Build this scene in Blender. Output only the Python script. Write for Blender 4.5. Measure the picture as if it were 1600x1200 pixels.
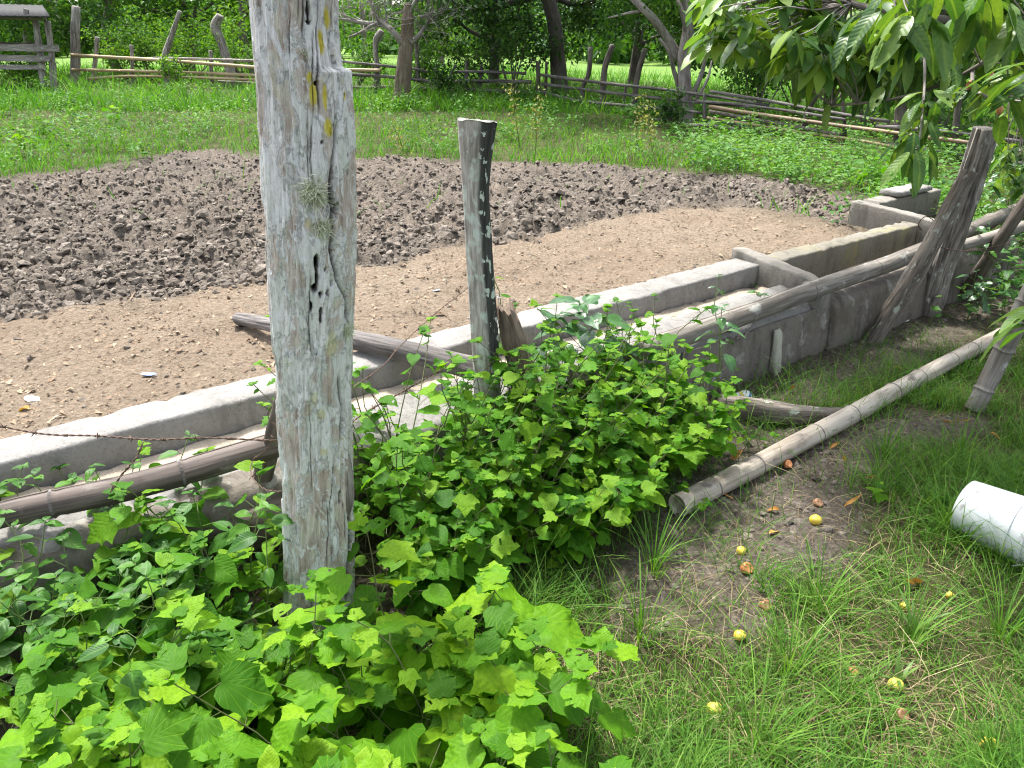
import bpy, math, random
import numpy as np
from mathutils import Vector, Matrix

for o in list(bpy.data.objects): bpy.data.objects.remove(o)
SC = bpy.context.scene
COL = SC.collection
rng = np.random.default_rng(7)
random.seed(7)
R = math.radians

# ------------------------------------------------------------------ camera
F, HY, H = 1200.0, 75.0, 1.6          # focal length in px of a 1600 px wide frame, horizon row, eye height
PITCH = math.atan((600 - HY) / F)
cam = bpy.data.cameras.new('camera'); co = bpy.data.objects.new('camera', cam); COL.objects.link(co)
cam.sensor_width = 36; cam.lens = 36 * F / 1600; cam.clip_start = .05; cam.clip_end = 3000
co.location = (0, 0, H); co.rotation_euler = (math.pi / 2 - PITCH, 0, 0)
SC.camera = co
# ------------------------------------------------------------------ sky and sun
SUN_EL, SUN_AZ = R(64), math.atan2(-.52, .855)       # azimuth measured from +Y towards +X
w = bpy.data.worlds.new('World'); SC.world = w; w.use_nodes = True
nt = w.node_tree; bg = nt.nodes['Background']
sky = nt.nodes.new('ShaderNodeTexSky'); sky.sky_type = 'NISHITA'; sky.sun_disc = False
sky.sun_elevation = SUN_EL; sky.sun_rotation = SUN_AZ
sky.air_density = 1.0; sky.dust_density = 4.0; sky.ozone_density = 1.0
hz = nt.nodes.new('ShaderNodeHueSaturation'); hz.inputs['Saturation'].default_value = .45      # thin bright cloud whitens the whole sky
nt.links.new(sky.outputs[0], hz.inputs['Color']); nt.links.new(hz.outputs[0], bg.inputs[0]); bg.inputs[1].default_value = .15
sun = bpy.data.lights.new('sun', 'SUN'); sun.energy = 2.7; sun.angle = R(6); sun.color = (1, .97, .92)
so = bpy.data.objects.new('sun', sun); COL.objects.link(so)
sdir = Vector((math.sin(SUN_AZ) * math.cos(SUN_EL), math.cos(SUN_AZ) * math.cos(SUN_EL), math.sin(SUN_EL)))
so.rotation_euler = sdir.to_track_quat('Z', 'Y').to_euler()
so.location = (-8, 10, 20)
vs = SC.view_settings; vs.view_transform = 'Standard'; vs.look = 'None'; vs.gamma = 1; vs.exposure = 1.65
SC.render.engine = 'CYCLES'; SC.cycles.filter_width = 1.15
SC.cycles.max_bounces = 6; SC.cycles.transmission_bounces = 4; SC.cycles.transparent_max_bounces = 4

# ------------------------------------------------------------------ numpy helpers
def ss(a, b, x):
    t = np.clip((np.asarray(x, float) - a) / (b - a), 0, 1); return t * t * (3 - 2 * t)
def _h(ix, iy, iz, s):
    with np.errstate(over='ignore'):
        n = (ix.astype(np.uint32) * np.uint32(374761393) + iy.astype(np.uint32) * np.uint32(668265263)
             + iz.astype(np.uint32) * np.uint32(2147483647) + np.uint32(s * 1274126177 & 0xffffffff))
        n = (n ^ (n >> np.uint32(13))) * np.uint32(1274126177)
        n = n ^ (n >> np.uint32(16))
    return (n & np.uint32(0xffffff)).astype(np.float64) / 16777216.0
def vn(x, y, z=0, s=1):
    x, y, z = np.broadcast_arrays(np.asarray(x, float), np.asarray(y, float), np.asarray(z, float))
    fx, fy, fz = np.floor(x), np.floor(y), np.floor(z)
    ix, iy, iz = (a.astype(np.int64) & 0xffffffff for a in (fx, fy, fz))
    u, v, t = x - fx, y - fy, z - fz
    u, v, t = (a * a * (3 - 2 * a) for a in (u, v, t))
    r = 0
    for dx in (0, 1):
        for dy in (0, 1):
            for dz in (0, 1):
                r = r + _h(ix + dx, iy + dy, iz + dz, s) * (u if dx else 1 - u) * (v if dy else 1 - v) * (t if dz else 1 - t)
    return r * 2 - 1
def fbm(x, y, z=0, o=4, s=1):
    r, a, f = 0, .5, 1
    for k in range(o):
        r = r + a * vn(np.asarray(x) * f, np.asarray(y) * f, np.asarray(z) * f, s + k); a *= .5; f *= 2.03
    return r
def worley(x, y, s=1):
    fx, fy = np.floor(x), np.floor(y); d = np.full(x.shape, 9.); d2 = d.copy()
    for dx in (-1, 0, 1):
        for dy in (-1, 0, 1):
            cx, cy = fx + dx, fy + dy
            ix, iy = cx.astype(np.int64) & 0xffffffff, cy.astype(np.int64) & 0xffffffff
            q = np.hypot(cx + _h(ix, iy, ix * 0, s) - x, cy + _h(ix, iy, ix * 0, s + 9) - y)
            d2 = np.minimum(d2, np.maximum(q, d)); d = np.minimum(d, q)
    return d, d2
def inpoly(x, y, P):
    x, y = np.asarray(x, float), np.asarray(y, float); c = np.zeros(x.shape, bool)
    for (x0, y0), (x1, y1) in zip(P, np.roll(P, -1, 0)):
        if y0 == y1: continue
        m = ((y0 > y) != (y1 > y)) & (x < (x1 - x0) * (y - y0) / (y1 - y0) + x0); c ^= m
    return c
def sdpoly(x, y, P):
    d = np.full(np.shape(x), 1e9)
    for a, b in zip(P, np.roll(P, -1, 0)):
        e = b - a; t = np.clip(((x - a[0]) * e[0] + (y - a[1]) * e[1]) / max(e @ e, 1e-9), 0, 1)
        d = np.minimum(d, np.hypot(x - a[0] - t * e[0], y - a[1] - t * e[1]))
    return np.where(inpoly(x, y, P), d, -d)

# picture point -> point in the place (on a level, on the terrain, or at a distance)
CP, SP = math.cos(PITCH), math.sin(PITCH)
def ray(px, py):
    x, y = (px - 800) / F, -(py - 600) / F
    return np.array([x, CP + y * SP, -SP + y * CP])
EYE = np.array([0, 0, H])
def G(px, py, z=0.):
    d = ray(px, py); return EYE + d * ((z - H) / d[2])
def DY(px, py, Y):
    d = ray(px, py); return EYE + d * (Y / d[1])
def DD(px, py, dep): return EYE + ray(px, py) * dep

# the trough's own axes: T along it, N across it towards the camera
TD = np.array([.79, .613]); TD /= np.linalg.norm(TD); ND = np.array([TD[1], -TD[0]])
def tn(t, n, z): return np.array([t * TD[0] + n * ND[0], t * TD[1] + n * ND[1], z])
def to_tn(p): return float(p[0] * TD[0] + p[1] * TD[1]), float(p[0] * ND[0] + p[1] * ND[1])

def base_z(x, y):
    t = x * TD[0] + y * TD[1]; n = x * ND[0] + y * ND[1]
    wd = .12 + 2.2 * ss(6.4, 9, t)
    s = ss(0, 1, (-2.56 - n) / wd + .0)
    return .35 * s + .45 * ss(10, 22, y) * ss(9, -2, x) + .004 * np.maximum(y - 30, 0)
def GT(px, py):
    d = ray(px, py); lo = None
    for t in np.geomspace(.5, 400, 900):
        p = EYE + d * t
        if p[2] <= base_z(p[0], p[1]): return np.array([p[0], p[1], float(base_z(p[0], p[1]))])
    return p

# ------------------------------------------------------------------ mesh helpers
def link(o, parent=None):
    COL.objects.link(o)
    if parent is not None: o.parent = parent
    return o
def mesh(name, v, f, mat=None, smooth=True, attrs=None):
    """v Nx3; f MxK array, or list of such arrays"""
    v = np.asarray(v, np.float32); fs = f if isinstance(f, list) else [f]
    fs = [np.asarray(a, np.int32) for a in fs if len(a)]
    me = bpy.data.meshes.new(name)
    me.vertices.add(len(v)); me.vertices.foreach_set('co', v.ravel())
    li = np.concatenate([a.ravel() for a in fs]); sz = np.concatenate([np.full(len(a), a.shape[1], np.int32) for a in fs])
    st = np.concatenate([[0], np.cumsum(sz)[:-1]]).astype(np.int32)
    me.loops.add(len(li)); me.loops.foreach_set('vertex_index', li)
    me.polygons.add(len(sz)); me.polygons.foreach_set('loop_start', st)
    me.polygons.foreach_set('use_smooth', np.full(len(sz), smooth))
    for k, a in (attrs or {}).items():
        a = np.asarray(a, np.float32)
        if a.ndim == 1: me.attributes.new(k, 'FLOAT', 'POINT').data.foreach_set('value', a)
        else: me.attributes.new(k, 'FLOAT_VECTOR', 'POINT').data.foreach_set('vector', a.ravel())
    me.update(calc_edges=True); me.validate()
    if mat: me.materials.append(mat)
    return me
def obj(name, me, parent=None, loc=None):
    o = bpy.data.objects.new(name, me); link(o, parent)
    if loc is not None: o.location = loc
    return o
def tag(o, label=None, cat=None, group=None, kind=None):
    if label: o['label'] = label
    if cat: o['category'] = cat
    if group: o['group'] = group
    if kind: o['kind'] = kind
    return o
def empty(name, loc, label, cat, group=None):
    o = bpy.data.objects.new(name, None); link(o); o.location = [float(c) for c in loc]; o.empty_display_size = .1
    return tag(o, label, cat, group)
class MB:
    """collects vertices, quads, triangles and two vertex attributes"""
    def __init__(s): s.v, s.q, s.t, s.tc, s.rn, s.n = [], [], [], [], [], 0
    def add(s, v, q=None, t=None, tc=None, rn=0.):
        v = np.asarray(v, float); k = len(v)
        s.v.append(v); s.tc.append(v if tc is None else tc); s.rn.append(np.broadcast_to(np.asarray(rn, float), (k,)))
        if q is not None and len(q): s.q.append(np.asarray(q) + s.n)
        if t is not None and len(t): s.t.append(np.asarray(t) + s.n)
        s.n += k; return s
    def mesh(s, name, mat, smooth=True, org=None, extra=None):
        v = np.concatenate(s.v)
        if org is not None: v = v - np.asarray(org)
        f = ([np.concatenate(s.q)] if s.q else []) + ([np.concatenate(s.t)] if s.t else [])
        at = {'tc': np.concatenate(s.tc), 'rnd': np.concatenate(s.rn)}
        at.update(extra or {})
        return mesh(name, v, f, mat, smooth, at)
def frames(P):
    P = np.asarray(P, float); T = np.gradient(P, axis=0); T /= np.linalg.norm(T, axis=1)[:, None] + 1e-12
    up = np.array([0, 0, 1.]) if abs(T[0, 2]) < .9 else np.array([0, 1., 0]); X = []; x = np.cross(up, T[0])
    for t in T:
        x = x - t * (x @ t); x /= np.linalg.norm(x) + 1e-12; X.append(x)
    X = np.array(X); return T, X, np.cross(T, X)
def resample(P, n):
    P = np.asarray(P, float); L = np.r_[0, np.cumsum(np.linalg.norm(np.diff(P, axis=0), axis=1))]
    s = np.linspace(0, L[-1], n); return np.stack([np.interp(s, L, P[:, k]) for k in range(3)], 1)
def smoothpath(P, n):
    P = np.asarray(P, float); k = len(P)
    if k < 3: return resample(P, n)
    out = []
    Q = np.vstack([2 * P[0] - P[1], P, 2 * P[-1] - P[-2]])
    for i in range(k - 1):
        a, b, c, d = Q[i:i + 4]
        for t in np.linspace(0, 1, 8, endpoint=False):
            out.append(.5 * (2 * b + (c - a) * t + (2 * a - 5 * b + 4 * c - d) * t * t + (3 * b - a - 3 * c + d) * t ** 3))
    out.append(P[-1]); return resample(out, n)
def tube(mb, P, r, seg=10, rough=0., s=1, cap=True, rn=0., lobes=0.):
    P = np.asarray(P, float); n = len(P); r = np.broadcast_to(np.asarray(r, float), (n,)).copy()
    T, X, Y = frames(P); a = np.linspace(0, 2 * np.pi, seg, endpoint=False)
    L = np.r_[0, np.cumsum(np.linalg.norm(np.diff(P, axis=0), axis=1))]
    ca, sa = np.cos(a), np.sin(a)
    rr = r[:, None] * np.ones(seg)
    if rough:
        k = r.mean()
        rr = rr * (1 + rough * (fbm(ca[None] * 1.6 + 0 * rr, sa[None] * 1.6 + 0 * rr, L[:, None] / k * .22 + 0 * rr, 3, s) * 1.2
                                + .7 * vn(ca[None] * 5 + 0 * rr, sa[None] * 5 + 0 * rr, L[:, None] / k * .15 + 0 * rr, s + 5)
                                + (.75 * np.minimum(0, vn(ca[None] * 10 + 0 * rr, sa[None] * 10 + 0 * rr, L[:, None] / k * .12 + 0 * rr, s + 6)) if seg >= 28 else 0)))
    if lobes: rr = rr * (1 + lobes * np.cos(3 * a + s)[None])
    v = P[:, None] + rr[..., None] * (ca[None, :, None] * X[:, None] + sa[None, :, None] * Y[:, None])
    tc = np.stack([np.broadcast_to(ca * r.mean(), rr.shape) + s * .37, np.broadcast_to(sa * r.mean(), rr.shape), np.broadcast_to(L[:, None], rr.shape)], -1)
    i = np.arange(n - 1)[:, None] * seg; j = np.arange(seg)[None]; j2 = (j + 1) % seg
    q = np.stack([i + j, i + j2, i + seg + j2, i + seg + j], -1).reshape(-1, 4)
    v, tc = v.reshape(-1, 3), tc.reshape(-1, 3); t = []
    if cap:
        c0 = len(v); v = np.vstack([v, P[0], P[-1]]); tc = np.vstack([tc, tc[0] * .2, tc[-1] * .2])
        j = np.arange(seg); j2 = (j + 1) % seg; e = (n - 1) * seg
        t = np.vstack([np.stack([np.full(seg, c0), j2, j], 1), np.stack([np.full(seg, c0 + 1), e + j, e + j2], 1)])
    mb.add(v, q, t, tc, rn); return mb
def strip_mesh(P0, dirs, up, length, width, bend, nseg=3, rn=None):
    """many curved blades at once -> verts, quads, tris, rnd"""
    n = len(P0); k = nseg; V = np.zeros((n, 2 * k + 1, 3))
    side = np.cross(dirs, up); side /= np.linalg.norm(side, axis=1)[:, None] + 1e-9
    for i in range(k + 1):
        s = i / k
        c = P0 + up * (length * (s - bend * .35 * s * s))[:, None] + dirs * (length * bend * s * s)[:, None]
        if i < k:
            wv = width * (1 - .55 * s) * .5
            V[:, 2 * i] = c - side * wv[:, None]; V[:, 2 * i + 1] = c + side * wv[:, None]
        else: V[:, 2 * k] = c
    b = (np.arange(n) * (2 * k + 1))[:, None]
    q = np.concatenate([b + np.array([2 * i, 2 * i + 1, 2 * i + 3, 2 * i + 2]) for i in range(k - 1)]) if k > 1 else np.zeros((0, 4), int)
    t = b + np.array([2 * k - 2, 2 * k - 1, 2 * k])
    return V.reshape(-1, 3), q, t, np.repeat(rn if rn is not None else np.zeros(n), 2 * k + 1)
def rot_from(d, nrm):
    """columns x,y,z: leaf lies along y=d with normal near nrm (arrays Nx3)"""
    y = d / (np.linalg.norm(d, axis=1)[:, None] + 1e-9)
    x = np.cross(y, nrm); x /= np.linalg.norm(x, axis=1)[:, None] + 1e-9
    return np.stack([x, y, np.cross(x, y)], -1)
def scatter(mb, tv, tq, tt, P, Rm, S, rn):
    """merge copies of a template: P Nx3, Rm Nx3x3, S N"""
    n, k = len(P), len(tv)
    V = np.einsum('nij,kj->nki', Rm, tv) * np.asarray(S)[:, None, None] + P[:, None]
    b = (np.arange(n) * k)[:, None, None]
    q = (np.asarray(tq)[None] + b).reshape(-1, 4) if tq is not None and len(tq) else None
    t = (np.asarray(tt)[None] + b).reshape(-1, 3) if tt is not None and len(tt) else None
    mb.add(V.reshape(-1, 3), q, t, None, np.repeat(rn, k))
def unit(n):
    v = rng.normal(size=(n, 3)); return v / np.linalg.norm(v, axis=1)[:, None]

# ------------------------------------------------------------------ materials
def newmat(name):
    m = bpy.data.materials.new(name); m.use_nodes = True; t = m.node_tree
    return m, t, t.nodes['Principled BSDF'], t.nodes['Material Output']
def nd(t, kind, **k):
    n = t.nodes.new('ShaderNode' + kind)
    for a, b in k.items():
        if a.startswith('i_'): n.inputs[a[2:].replace('_', ' ')].default_value = b
        else: setattr(n, a, b)
    return n
def attr(t, name, out='Fac'):
    n = nd(t, 'Attribute', attribute_name=name); return n.outputs[out]
def coords(t, src, scale=(1, 1, 1)):
    o = attr(t, 'tc', 'Vector') if src == 'tc' else nd(t, 'TexCoord').outputs['Object'] if src == 'obj' else nd(t, 'NewGeometry').outputs['Position']
    m = nd(t, 'Mapping'); t.links.new(o, m.inputs[0]); m.inputs['Scale'].default_value = scale; return m.outputs[0]
def noise(t, vec, scale, detail=5, rough=.6, dist=0):
    n = nd(t, 'TexNoise'); t.links.new(vec, n.inputs['Vector'])
    n.inputs['Scale'].default_value = scale; n.inputs['Detail'].default_value = detail
    n.inputs['Roughness'].default_value = rough; n.inputs['Distortion'].default_value = dist; return n.outputs['Fac']
def ramp(t, fac, stops, interp='LINEAR'):
    r = nd(t, 'ValToRGB'); t.links.new(fac, r.inputs[0]); e = r.color_ramp.elements; r.color_ramp.interpolation = interp
    while len(e) < len(stops): e.new(.5)
    for a, (p, c) in zip(e, stops): a.position = p; a.color = (*c, 1) if len(c) == 3 else c
    return r.outputs[0]
def mask(t, fac, a, b):
    n = nd(t, 'MapRange'); t.links.new(fac, n.inputs[0]); n.inputs[1].default_value = a; n.inputs[2].default_value = b; return n.outputs[0]
def mixc(t, fac, a, b, mode='MIX'):
    n = nd(t, 'Mix', data_type='RGBA', blend_type=mode)
    for s, v in ((0, fac), (6, a), (7, b)):
        if isinstance(v, (int, float)): n.inputs[s].default_value = v
        elif isinstance(v, tuple): n.inputs[s].default_value = (*v, 1)
        else: t.links.new(v, n.inputs[s])
    return n.outputs[2]
def mul(t, a, b, op='MULTIPLY'):
    n = nd(t, 'Math', operation=op)
    for s, v in ((0, a), (1, b)):
        if isinstance(v, (int, float)): n.inputs[s].default_value = v
        else: t.links.new(v, n.inputs[s])
    return n.outputs[0]
def bump(t, bs, h, strength, dist=.01):
    b = nd(t, 'Bump'); b.inputs['Strength'].default_value = strength; b.inputs['Distance'].default_value = dist
    t.links.new(h, b.inputs['Height']); t.links.new(b.outputs[0], bs.inputs['Normal'])
def wood(name, dark, mid, light, scale=30, st=.1, lichen=None, lamt=(.58, .66), bmp=.6, rough=.9, patch=3.0):
    m, t, bs, _ = newmat(name); c = coords(t, 'tc', (1, 1, st)); c2 = coords(t, 'tc', (1, 1, .5))
    n1 = noise(t, c, scale, 7, .65); n2 = noise(t, c2, patch, 4, .6, .4); n3 = noise(t, c, scale * 3.2, 4)
    col = ramp(t, n1, [(.32, dark), (.5, mid), (.68, light)])
    col = mixc(t, mask(t, n2, .4, .65), col, mixc(t, .55, col, light))
    col = mixc(t, mask(t, n3, .55, .36), col, mixc(t, .6, col, dark))
    if lichen:
        n4 = noise(t, c2, scale * .7, 5, .6); col = mixc(t, mask(t, n4, *lamt), col, lichen)
    t.links.new(col, bs.inputs['Base Color']); bs.inputs['Roughness'].default_value = rough
    bump(t, bs, n1, bmp, .012); return m
def leafmat(name, ca, cb, cc, src='obj', trans=.45, rough=.45, veins=None, spec=.35):
    """ca..cc: colour range over the plant; src 'obj': one leaf per object, 'attr': many leaves in a mesh"""
    m, t, bs, out = newmat(name)
    f = nd(t, 'ObjectInfo').outputs['Random'] if src == 'obj' else attr(t, 'rnd')
    col = ramp(t, f, [(0, ca), (.5, cb), (1, cc)])
    if src == 'obj':
        c = coords(t, 'obj'); n = noise(t, c, 9, 3)
        col = mixc(t, mask(t, n, .35, .7), col, mixc(t, .5, col, ca))
        sp = noise(t, c, 34, 2); col = mixc(t, mul(t, mask(t, sp, .73, .76), .5), col, (.05, .04, .015))
        x = nd(t, 'SeparateXYZ'); t.links.new(c, x.inputs[0])
        ax = mul(t, x.outputs[0], 0, 'ABSOLUTE')
        if veins == 'palm':   # veins fan out from the stalk
            an = mul(t, ax, x.outputs[1], 'ARCTAN2'); w_ = mul(t, mul(t, an, 9.0), 0, 'SINE')
            w_ = mul(t, w_, 0, 'ABSOLUTE')
            side = mul(t, mul(t, mul(t, x.outputs[1], 44.), mul(t, ax, 36.), 'SUBTRACT'), 0, 'SINE')
            col = mixc(t, mul(t, mask(t, w_, .16, .02), .4), col, cc)
            hgt = mul(t, mask(t, w_, .0, .3), mul(t, side, .10), 'ADD')
            bump(t, bs, hgt, .22, .012)
        elif veins == 'pin':  # side veins leave a midrib
            w_ = mul(t, mul(t, mul(t, x.outputs[1], 62.), mul(t, ax, 50.), 'SUBTRACT'), 0, 'SINE')
            mid = mask(t, ax, .035, .008)
            col = mixc(t, mul(t, mid, .6), col, cc)
            col = mixc(t, mul(t, mask(t, w_, .7, 1.), .09), col, cc)
            bump(t, bs, w_, .10, .012)
    t.links.new(col, bs.inputs['Base Color']); bs.inputs['Roughness'].default_value = rough
    bs.inputs['Specular IOR Level'].default_value = spec
    tr = nd(t, 'BsdfTranslucent'); t.links.new(mixc(t, 1., col, (1.0, 1.0, .35), 'MULTIPLY'), tr.inputs[0])
    mx = nd(t, 'MixShader'); mx.inputs[0].default_value = trans
    t.links.new(bs.outputs[0], mx.inputs[1]); t.links.new(tr.outputs[0], mx.inputs[2]); t.links.new(mx.outputs[0], out.inputs[0])
    return m
def flat(name, col, rough=.7, metal=0., var=.25, scale=20):
    m, t, bs, _ = newmat(name); n = noise(t, coords(t, 'obj'), scale, 4)
    t.links.new(mixc(t, n, tuple(c * (1 - var) for c in col), tuple(min(1, c * (1 + var)) for c in col)), bs.inputs['Base Color'])
    bs.inputs['Roughness'].default_value = rough; bs.inputs['Metallic'].default_value = metal; return m

M = {}
# ground: soil, trodden dirt, churned mud, turf base
m, t, bs, _ = newmat('ground_soil'); c = coords(t, 'pos')
a_mud, a_tan, a_bare, a_hgt = (attr(t, k) for k in ('mud', 'tan', 'bare', 'hgt'))
nb, nm, nf = noise(t, c, 1.1, 5), noise(t, c, 7, 6), noise(t, c, 45, 6, .7)
turf = ramp(t, nm, [(.3, (.04, .038, .017)), (.6, (.085, .085, .035)), (.8, (.14, .125, .06))])
far = ramp(t, noise(t, c, .35, 5), [(.3, (.09, .17, .03)), (.7, (.15, .25, .05))])
turf = mixc(t, attr(t, 'far'), turf, far)
bare = ramp(t, nf, [(.3, (.055, .045, .035)), (.52, (.125, .105, .083)), (.75, (.23, .20, .165))])
bare = mixc(t, mask(t, nm, .58, .7), bare, mixc(t, .5, bare, (.30, .26, .22)))
tan = ramp(t, nf, [(.28, (.125, .096, .069)), (.5, (.24, .19, .138)), (.72, (.345, .285, .215))])
tan = mixc(t, mask(t, nb, .42, .66), tan, mixc(t, .45, tan, (.20, .145, .10)))
tan = mixc(t, mask(t, noise(t, c, 17, 5), .60, .72), tan, (.155, .115, .08))
mud = ramp(t, nf, [(.3, (.085, .072, .059)), (.52, (.165, .142, .117)), (.76, (.27, .236, .197))])
mud = mixc(t, mul(t, mask(t, nb, .35, .7), .45), mud, (.225, .18, .14))
mud = mixc(t, mul(t, mask(t, noise(t, c, 2.6, 4), .62, .74), .5), mud, (.33, .27, .21))
col = mixc(t, a_bare, turf, bare); col = mixc(t, a_tan, col, tan); col = mixc(t, a_mud, col, mud)
t.links.new(col, bs.inputs['Base Color']); bs.inputs['Roughness'].default_value = .95; bs.inputs['Specular IOR Level'].default_value = .15
bump(t, bs, mul(t, nf, mul(t, noise(t, c, 120, 4), .4), 'ADD'), 1., .03); M['ground'] = m
m, t, bs, _ = newmat('clod'); c = coords(t, 'pos'); nf = noise(t, c, 50, 5)
col = ramp(t, attr(t, 'rnd'), [(0, (.10, .085, .069)), (.6, (.17, .146, .12)), (1, (.27, .236, .197))])
col = mixc(t, mask(t, nf, .55, .35), col, mixc(t, .4, col, (.06, .048, .038))); t.links.new(col, bs.inputs['Base Color'])
bs.inputs['Roughness'].default_value = .95; bs.inputs['Specular IOR Level'].default_value = .15; bump(t, bs, nf, .7, .02); M['clod'] = m
m, t, bs, _ = newmat('chip')
t.links.new(ramp(t, attr(t, 'rnd'), [(0, (.10, .07, .045)), (.45, (.24, .16, .10)), (1, (.46, .36, .25))]), bs.inputs['Base Color'])
bs.inputs['Roughness'].default_value = .9; M['chip'] = m

def concrete(name, base, dark, stain, wet=.5, extra=None):
    m, t, bs, _ = newmat(name); c = coords(t, 'pos'); cz = coords(t, 'pos', (1, 1, .3))
    n1, n2, n3 = noise(t, c, 3.2, 6, .65, .3), noise(t, c, 60, 5, .7), noise(t, cz, 11, 6, .65)
    col = mixc(t, mask(t, n1, .35, .68), base, mixc(t, .5, base, stain))
    col = mixc(t, mul(t, mask(t, n3, .5, .68), wet), col, dark)
    col = mixc(t, mul(t, mask(t, n2, .5, .3), .45), col, dark)
    n5 = noise(t, coords(t, 'pos', (1, 1, 1)), 14, 8, .7, .5); col = mixc(t, mul(t, mask(t, n5, .55, .68), .55), col, stain)
    vo = nd(t, 'TexVoronoi', feature='DISTANCE_TO_EDGE'); vo.inputs['Scale'].default_value = 2.3; wv = nd(t, 'VectorMath', operation='ADD'); t.links.new(c, wv.inputs[0])
    nz_ = nd(t, 'TexNoise'); nz_.inputs['Scale'].default_value = 7; nz_.inputs['Detail'].default_value = 5; t.links.new(c, nz_.inputs['Vector']); t.links.new(nz_.outputs['Color'], wv.inputs[1]); t.links.new(wv.outputs[0], vo.inputs['Vector'])
    col = mixc(t, mul(t, mul(t, mask(t, vo.outputs['Distance'], .012, .004), mask(t, n1, .5, .6)), .75), col, dark)
    if extra:
        for k, (sc, lo, hi, cc, am) in enumerate(extra):
            col = mixc(t, mul(t, mask(t, noise(t, coords(t, 'pos', (1, 1, .8 + .1 * k)), sc, 8, .65, .15), lo, hi), am), col, cc)
    t.links.new(col, bs.inputs['Base Color']); bs.inputs['Roughness'].default_value = .9
    bump(t, bs, mul(t, n2, mul(t, n1, 1.5), 'ADD'), .5, .012); return m
M['conc'] = concrete('pale_concrete', (.25, .243, .23), (.085, .078, .07), (.155, .142, .12))
M['conc_mid'] = concrete('grey_concrete', (.225, .21, .185), (.085, .077, .065), (.155, .14, .11), .7)
M['conc_old'] = concrete('mossy_concrete', (.19, .175, .145), (.06, .053, .04), (.135, .122, .078), .8, [(4, .55, .66, (.24, .22, .09), .6)])
M['plaster'] = concrete('peeling_plaster', (.185, .165, .14), (.05, .042, .032), (.12, .10, .075), .75,
                        [(7.5, .57, .63, (.33, .325, .29), .7), (5.3, .66, .69, (.24, .13, .05), .7), (3.3, .55, .68, (.10, .085, .06), .8)])
M['edge'] = concrete('pale_plaster_edge', (.47, .47, .39), (.2, .19, .14), (.34, .33, .22), .6)
M['dirtfloor'] = concrete('dusty_floor', (.40, .35, .28), (.2, .16, .12), (.33, .26, .19), .6)
M['rot'] = wood('rotten_wood', (.03, .022, .016), (.09, .07, .055), (.20, .17, .14), 26, .12)
M['grey'] = wood('grey_weathered_wood', (.035, .027, .02), (.135, .11, .088), (.28, .25, .215), 38, .10, (.36, .38, .32), (.60, .66), 1.1)
M['greyp'] = wood('pale_cracked_wood', (.035, .028, .023), (.20, .175, .15), (.44, .41, .37), 30, .09, (.46, .48, .42), (.6, .68), 1.2)
M['rail'] = wood('dark_grey_rail', (.022, .018, .016), (.085, .073, .065), (.25, .23, .22), 34, .06, None, bmp=.9)
M['brown'] = wood('brown_bark_wood', (.05, .034, .022), (.15, .11, .078), (.27, .215, .16), 28, .12)
M['bamb_dark'] = wood('dark_bamboo', (.018, .013, .010), (.062, .044, .035), (.16, .13, .11), 26, .04, (.17, .15, .13), (.58, .68), bmp=.4, rough=.75)
M['bamb_grey'] = wood('grey_bamboo', (.05, .04, .032), (.165, .145, .12), (.32, .295, .26), 24, .05, (.38, .38, .34), (.60, .68), bmp=.35, rough=.8)
M['bamb_pale'] = wood('pale_bamboo', (.17, .135, .10), (.40, .345, .28), (.56, .51, .44), 15, .06, (.13, .105, .09), (.60, .70), bmp=.3, rough=.75, patch=6)
M['bamb_yel'] = wood('yellow_bamboo', (.16, .11, .05), (.36, .27, .14), (.50, .40, .24), 10, .05, bmp=.2, rough=.6)
M['bamb_org'] = wood('orange_bamboo', (.07, .045, .025), (.17, .115, .065), (.27, .19, .11), 10, .05, bmp=.2, rough=.6)
M['trunk'] = wood('tree_bark', (.04, .032, .025), (.12, .10, .08), (.24, .21, .18), 14, .2)
M['trunkp'] = wood('pale_tree_bark', (.09, .075, .065), (.25, .215, .19), (.42, .39, .36), 12, .2)
M['dtrunk'] = wood('dark_tree_bark', (.02, .016, .012), (.06, .05, .04), (.13, .11, .09), 14, .2)
M['wire'] = flat('rusty_wire', (.11, .07, .05), .7, .4)
M['wiresilver'] = flat('zinc_wire', (.42, .43, .43), .45, .6)

# ------------------------------------------------------------------ ground
def px_poly(P, z): return np.array([G(x, y, z)[:2] for x, y in P])
MUDP = px_poly([(-700, 640), (0, 500), (415, 440), (560, 414), (700, 390), (800, 377), (920, 350), (1000, 336), (1130, 322), (1250, 338), (1318, 354), (1340, 330), (1305, 306),
                (1200, 286), (1000, 266), (900, 259), (750, 259), (600, 251), (400, 250), (330, 240), (230, 250), (180, 262), (100, 275), (0, 281), (-700, 310)], .35)
BAREP = px_poly([(1040, 650), (1120, 640), (1240, 660), (1330, 680), (1420, 650), (1500, 660), (1420, 720), (1360, 770), (1330, 840), (1220, 900), (1230, 990), (1150, 1000), (1060, 950), (960, 980), (930, 880), (1010, 780)], 0)
BAREP2 = px_poly([(1210, 545), (1400, 500), (1500, 520), (1420, 560), (1300, 620), (1200, 630)], 0)
ys = [-1.2]
while ys[-1] < 420:
    y = ys[-1]; ys.append(y + (max(.035, .02 * (y + 1)) if y < 3.0 else .0047 * y if y < 10.5 else .014 * y if y < 40 else .06 * y))
ys = np.array(ys); us = np.concatenate([np.linspace(-1.25, -.62, 40, endpoint=False), np.linspace(-.62, .62, 430, endpoint=False), np.linspace(.62, 1.25, 40)])
Xg = (np.maximum(ys, 0)[:, None] + 1.6) * us[None]; Yg = np.repeat(ys[:, None], len(us), 1)
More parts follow.
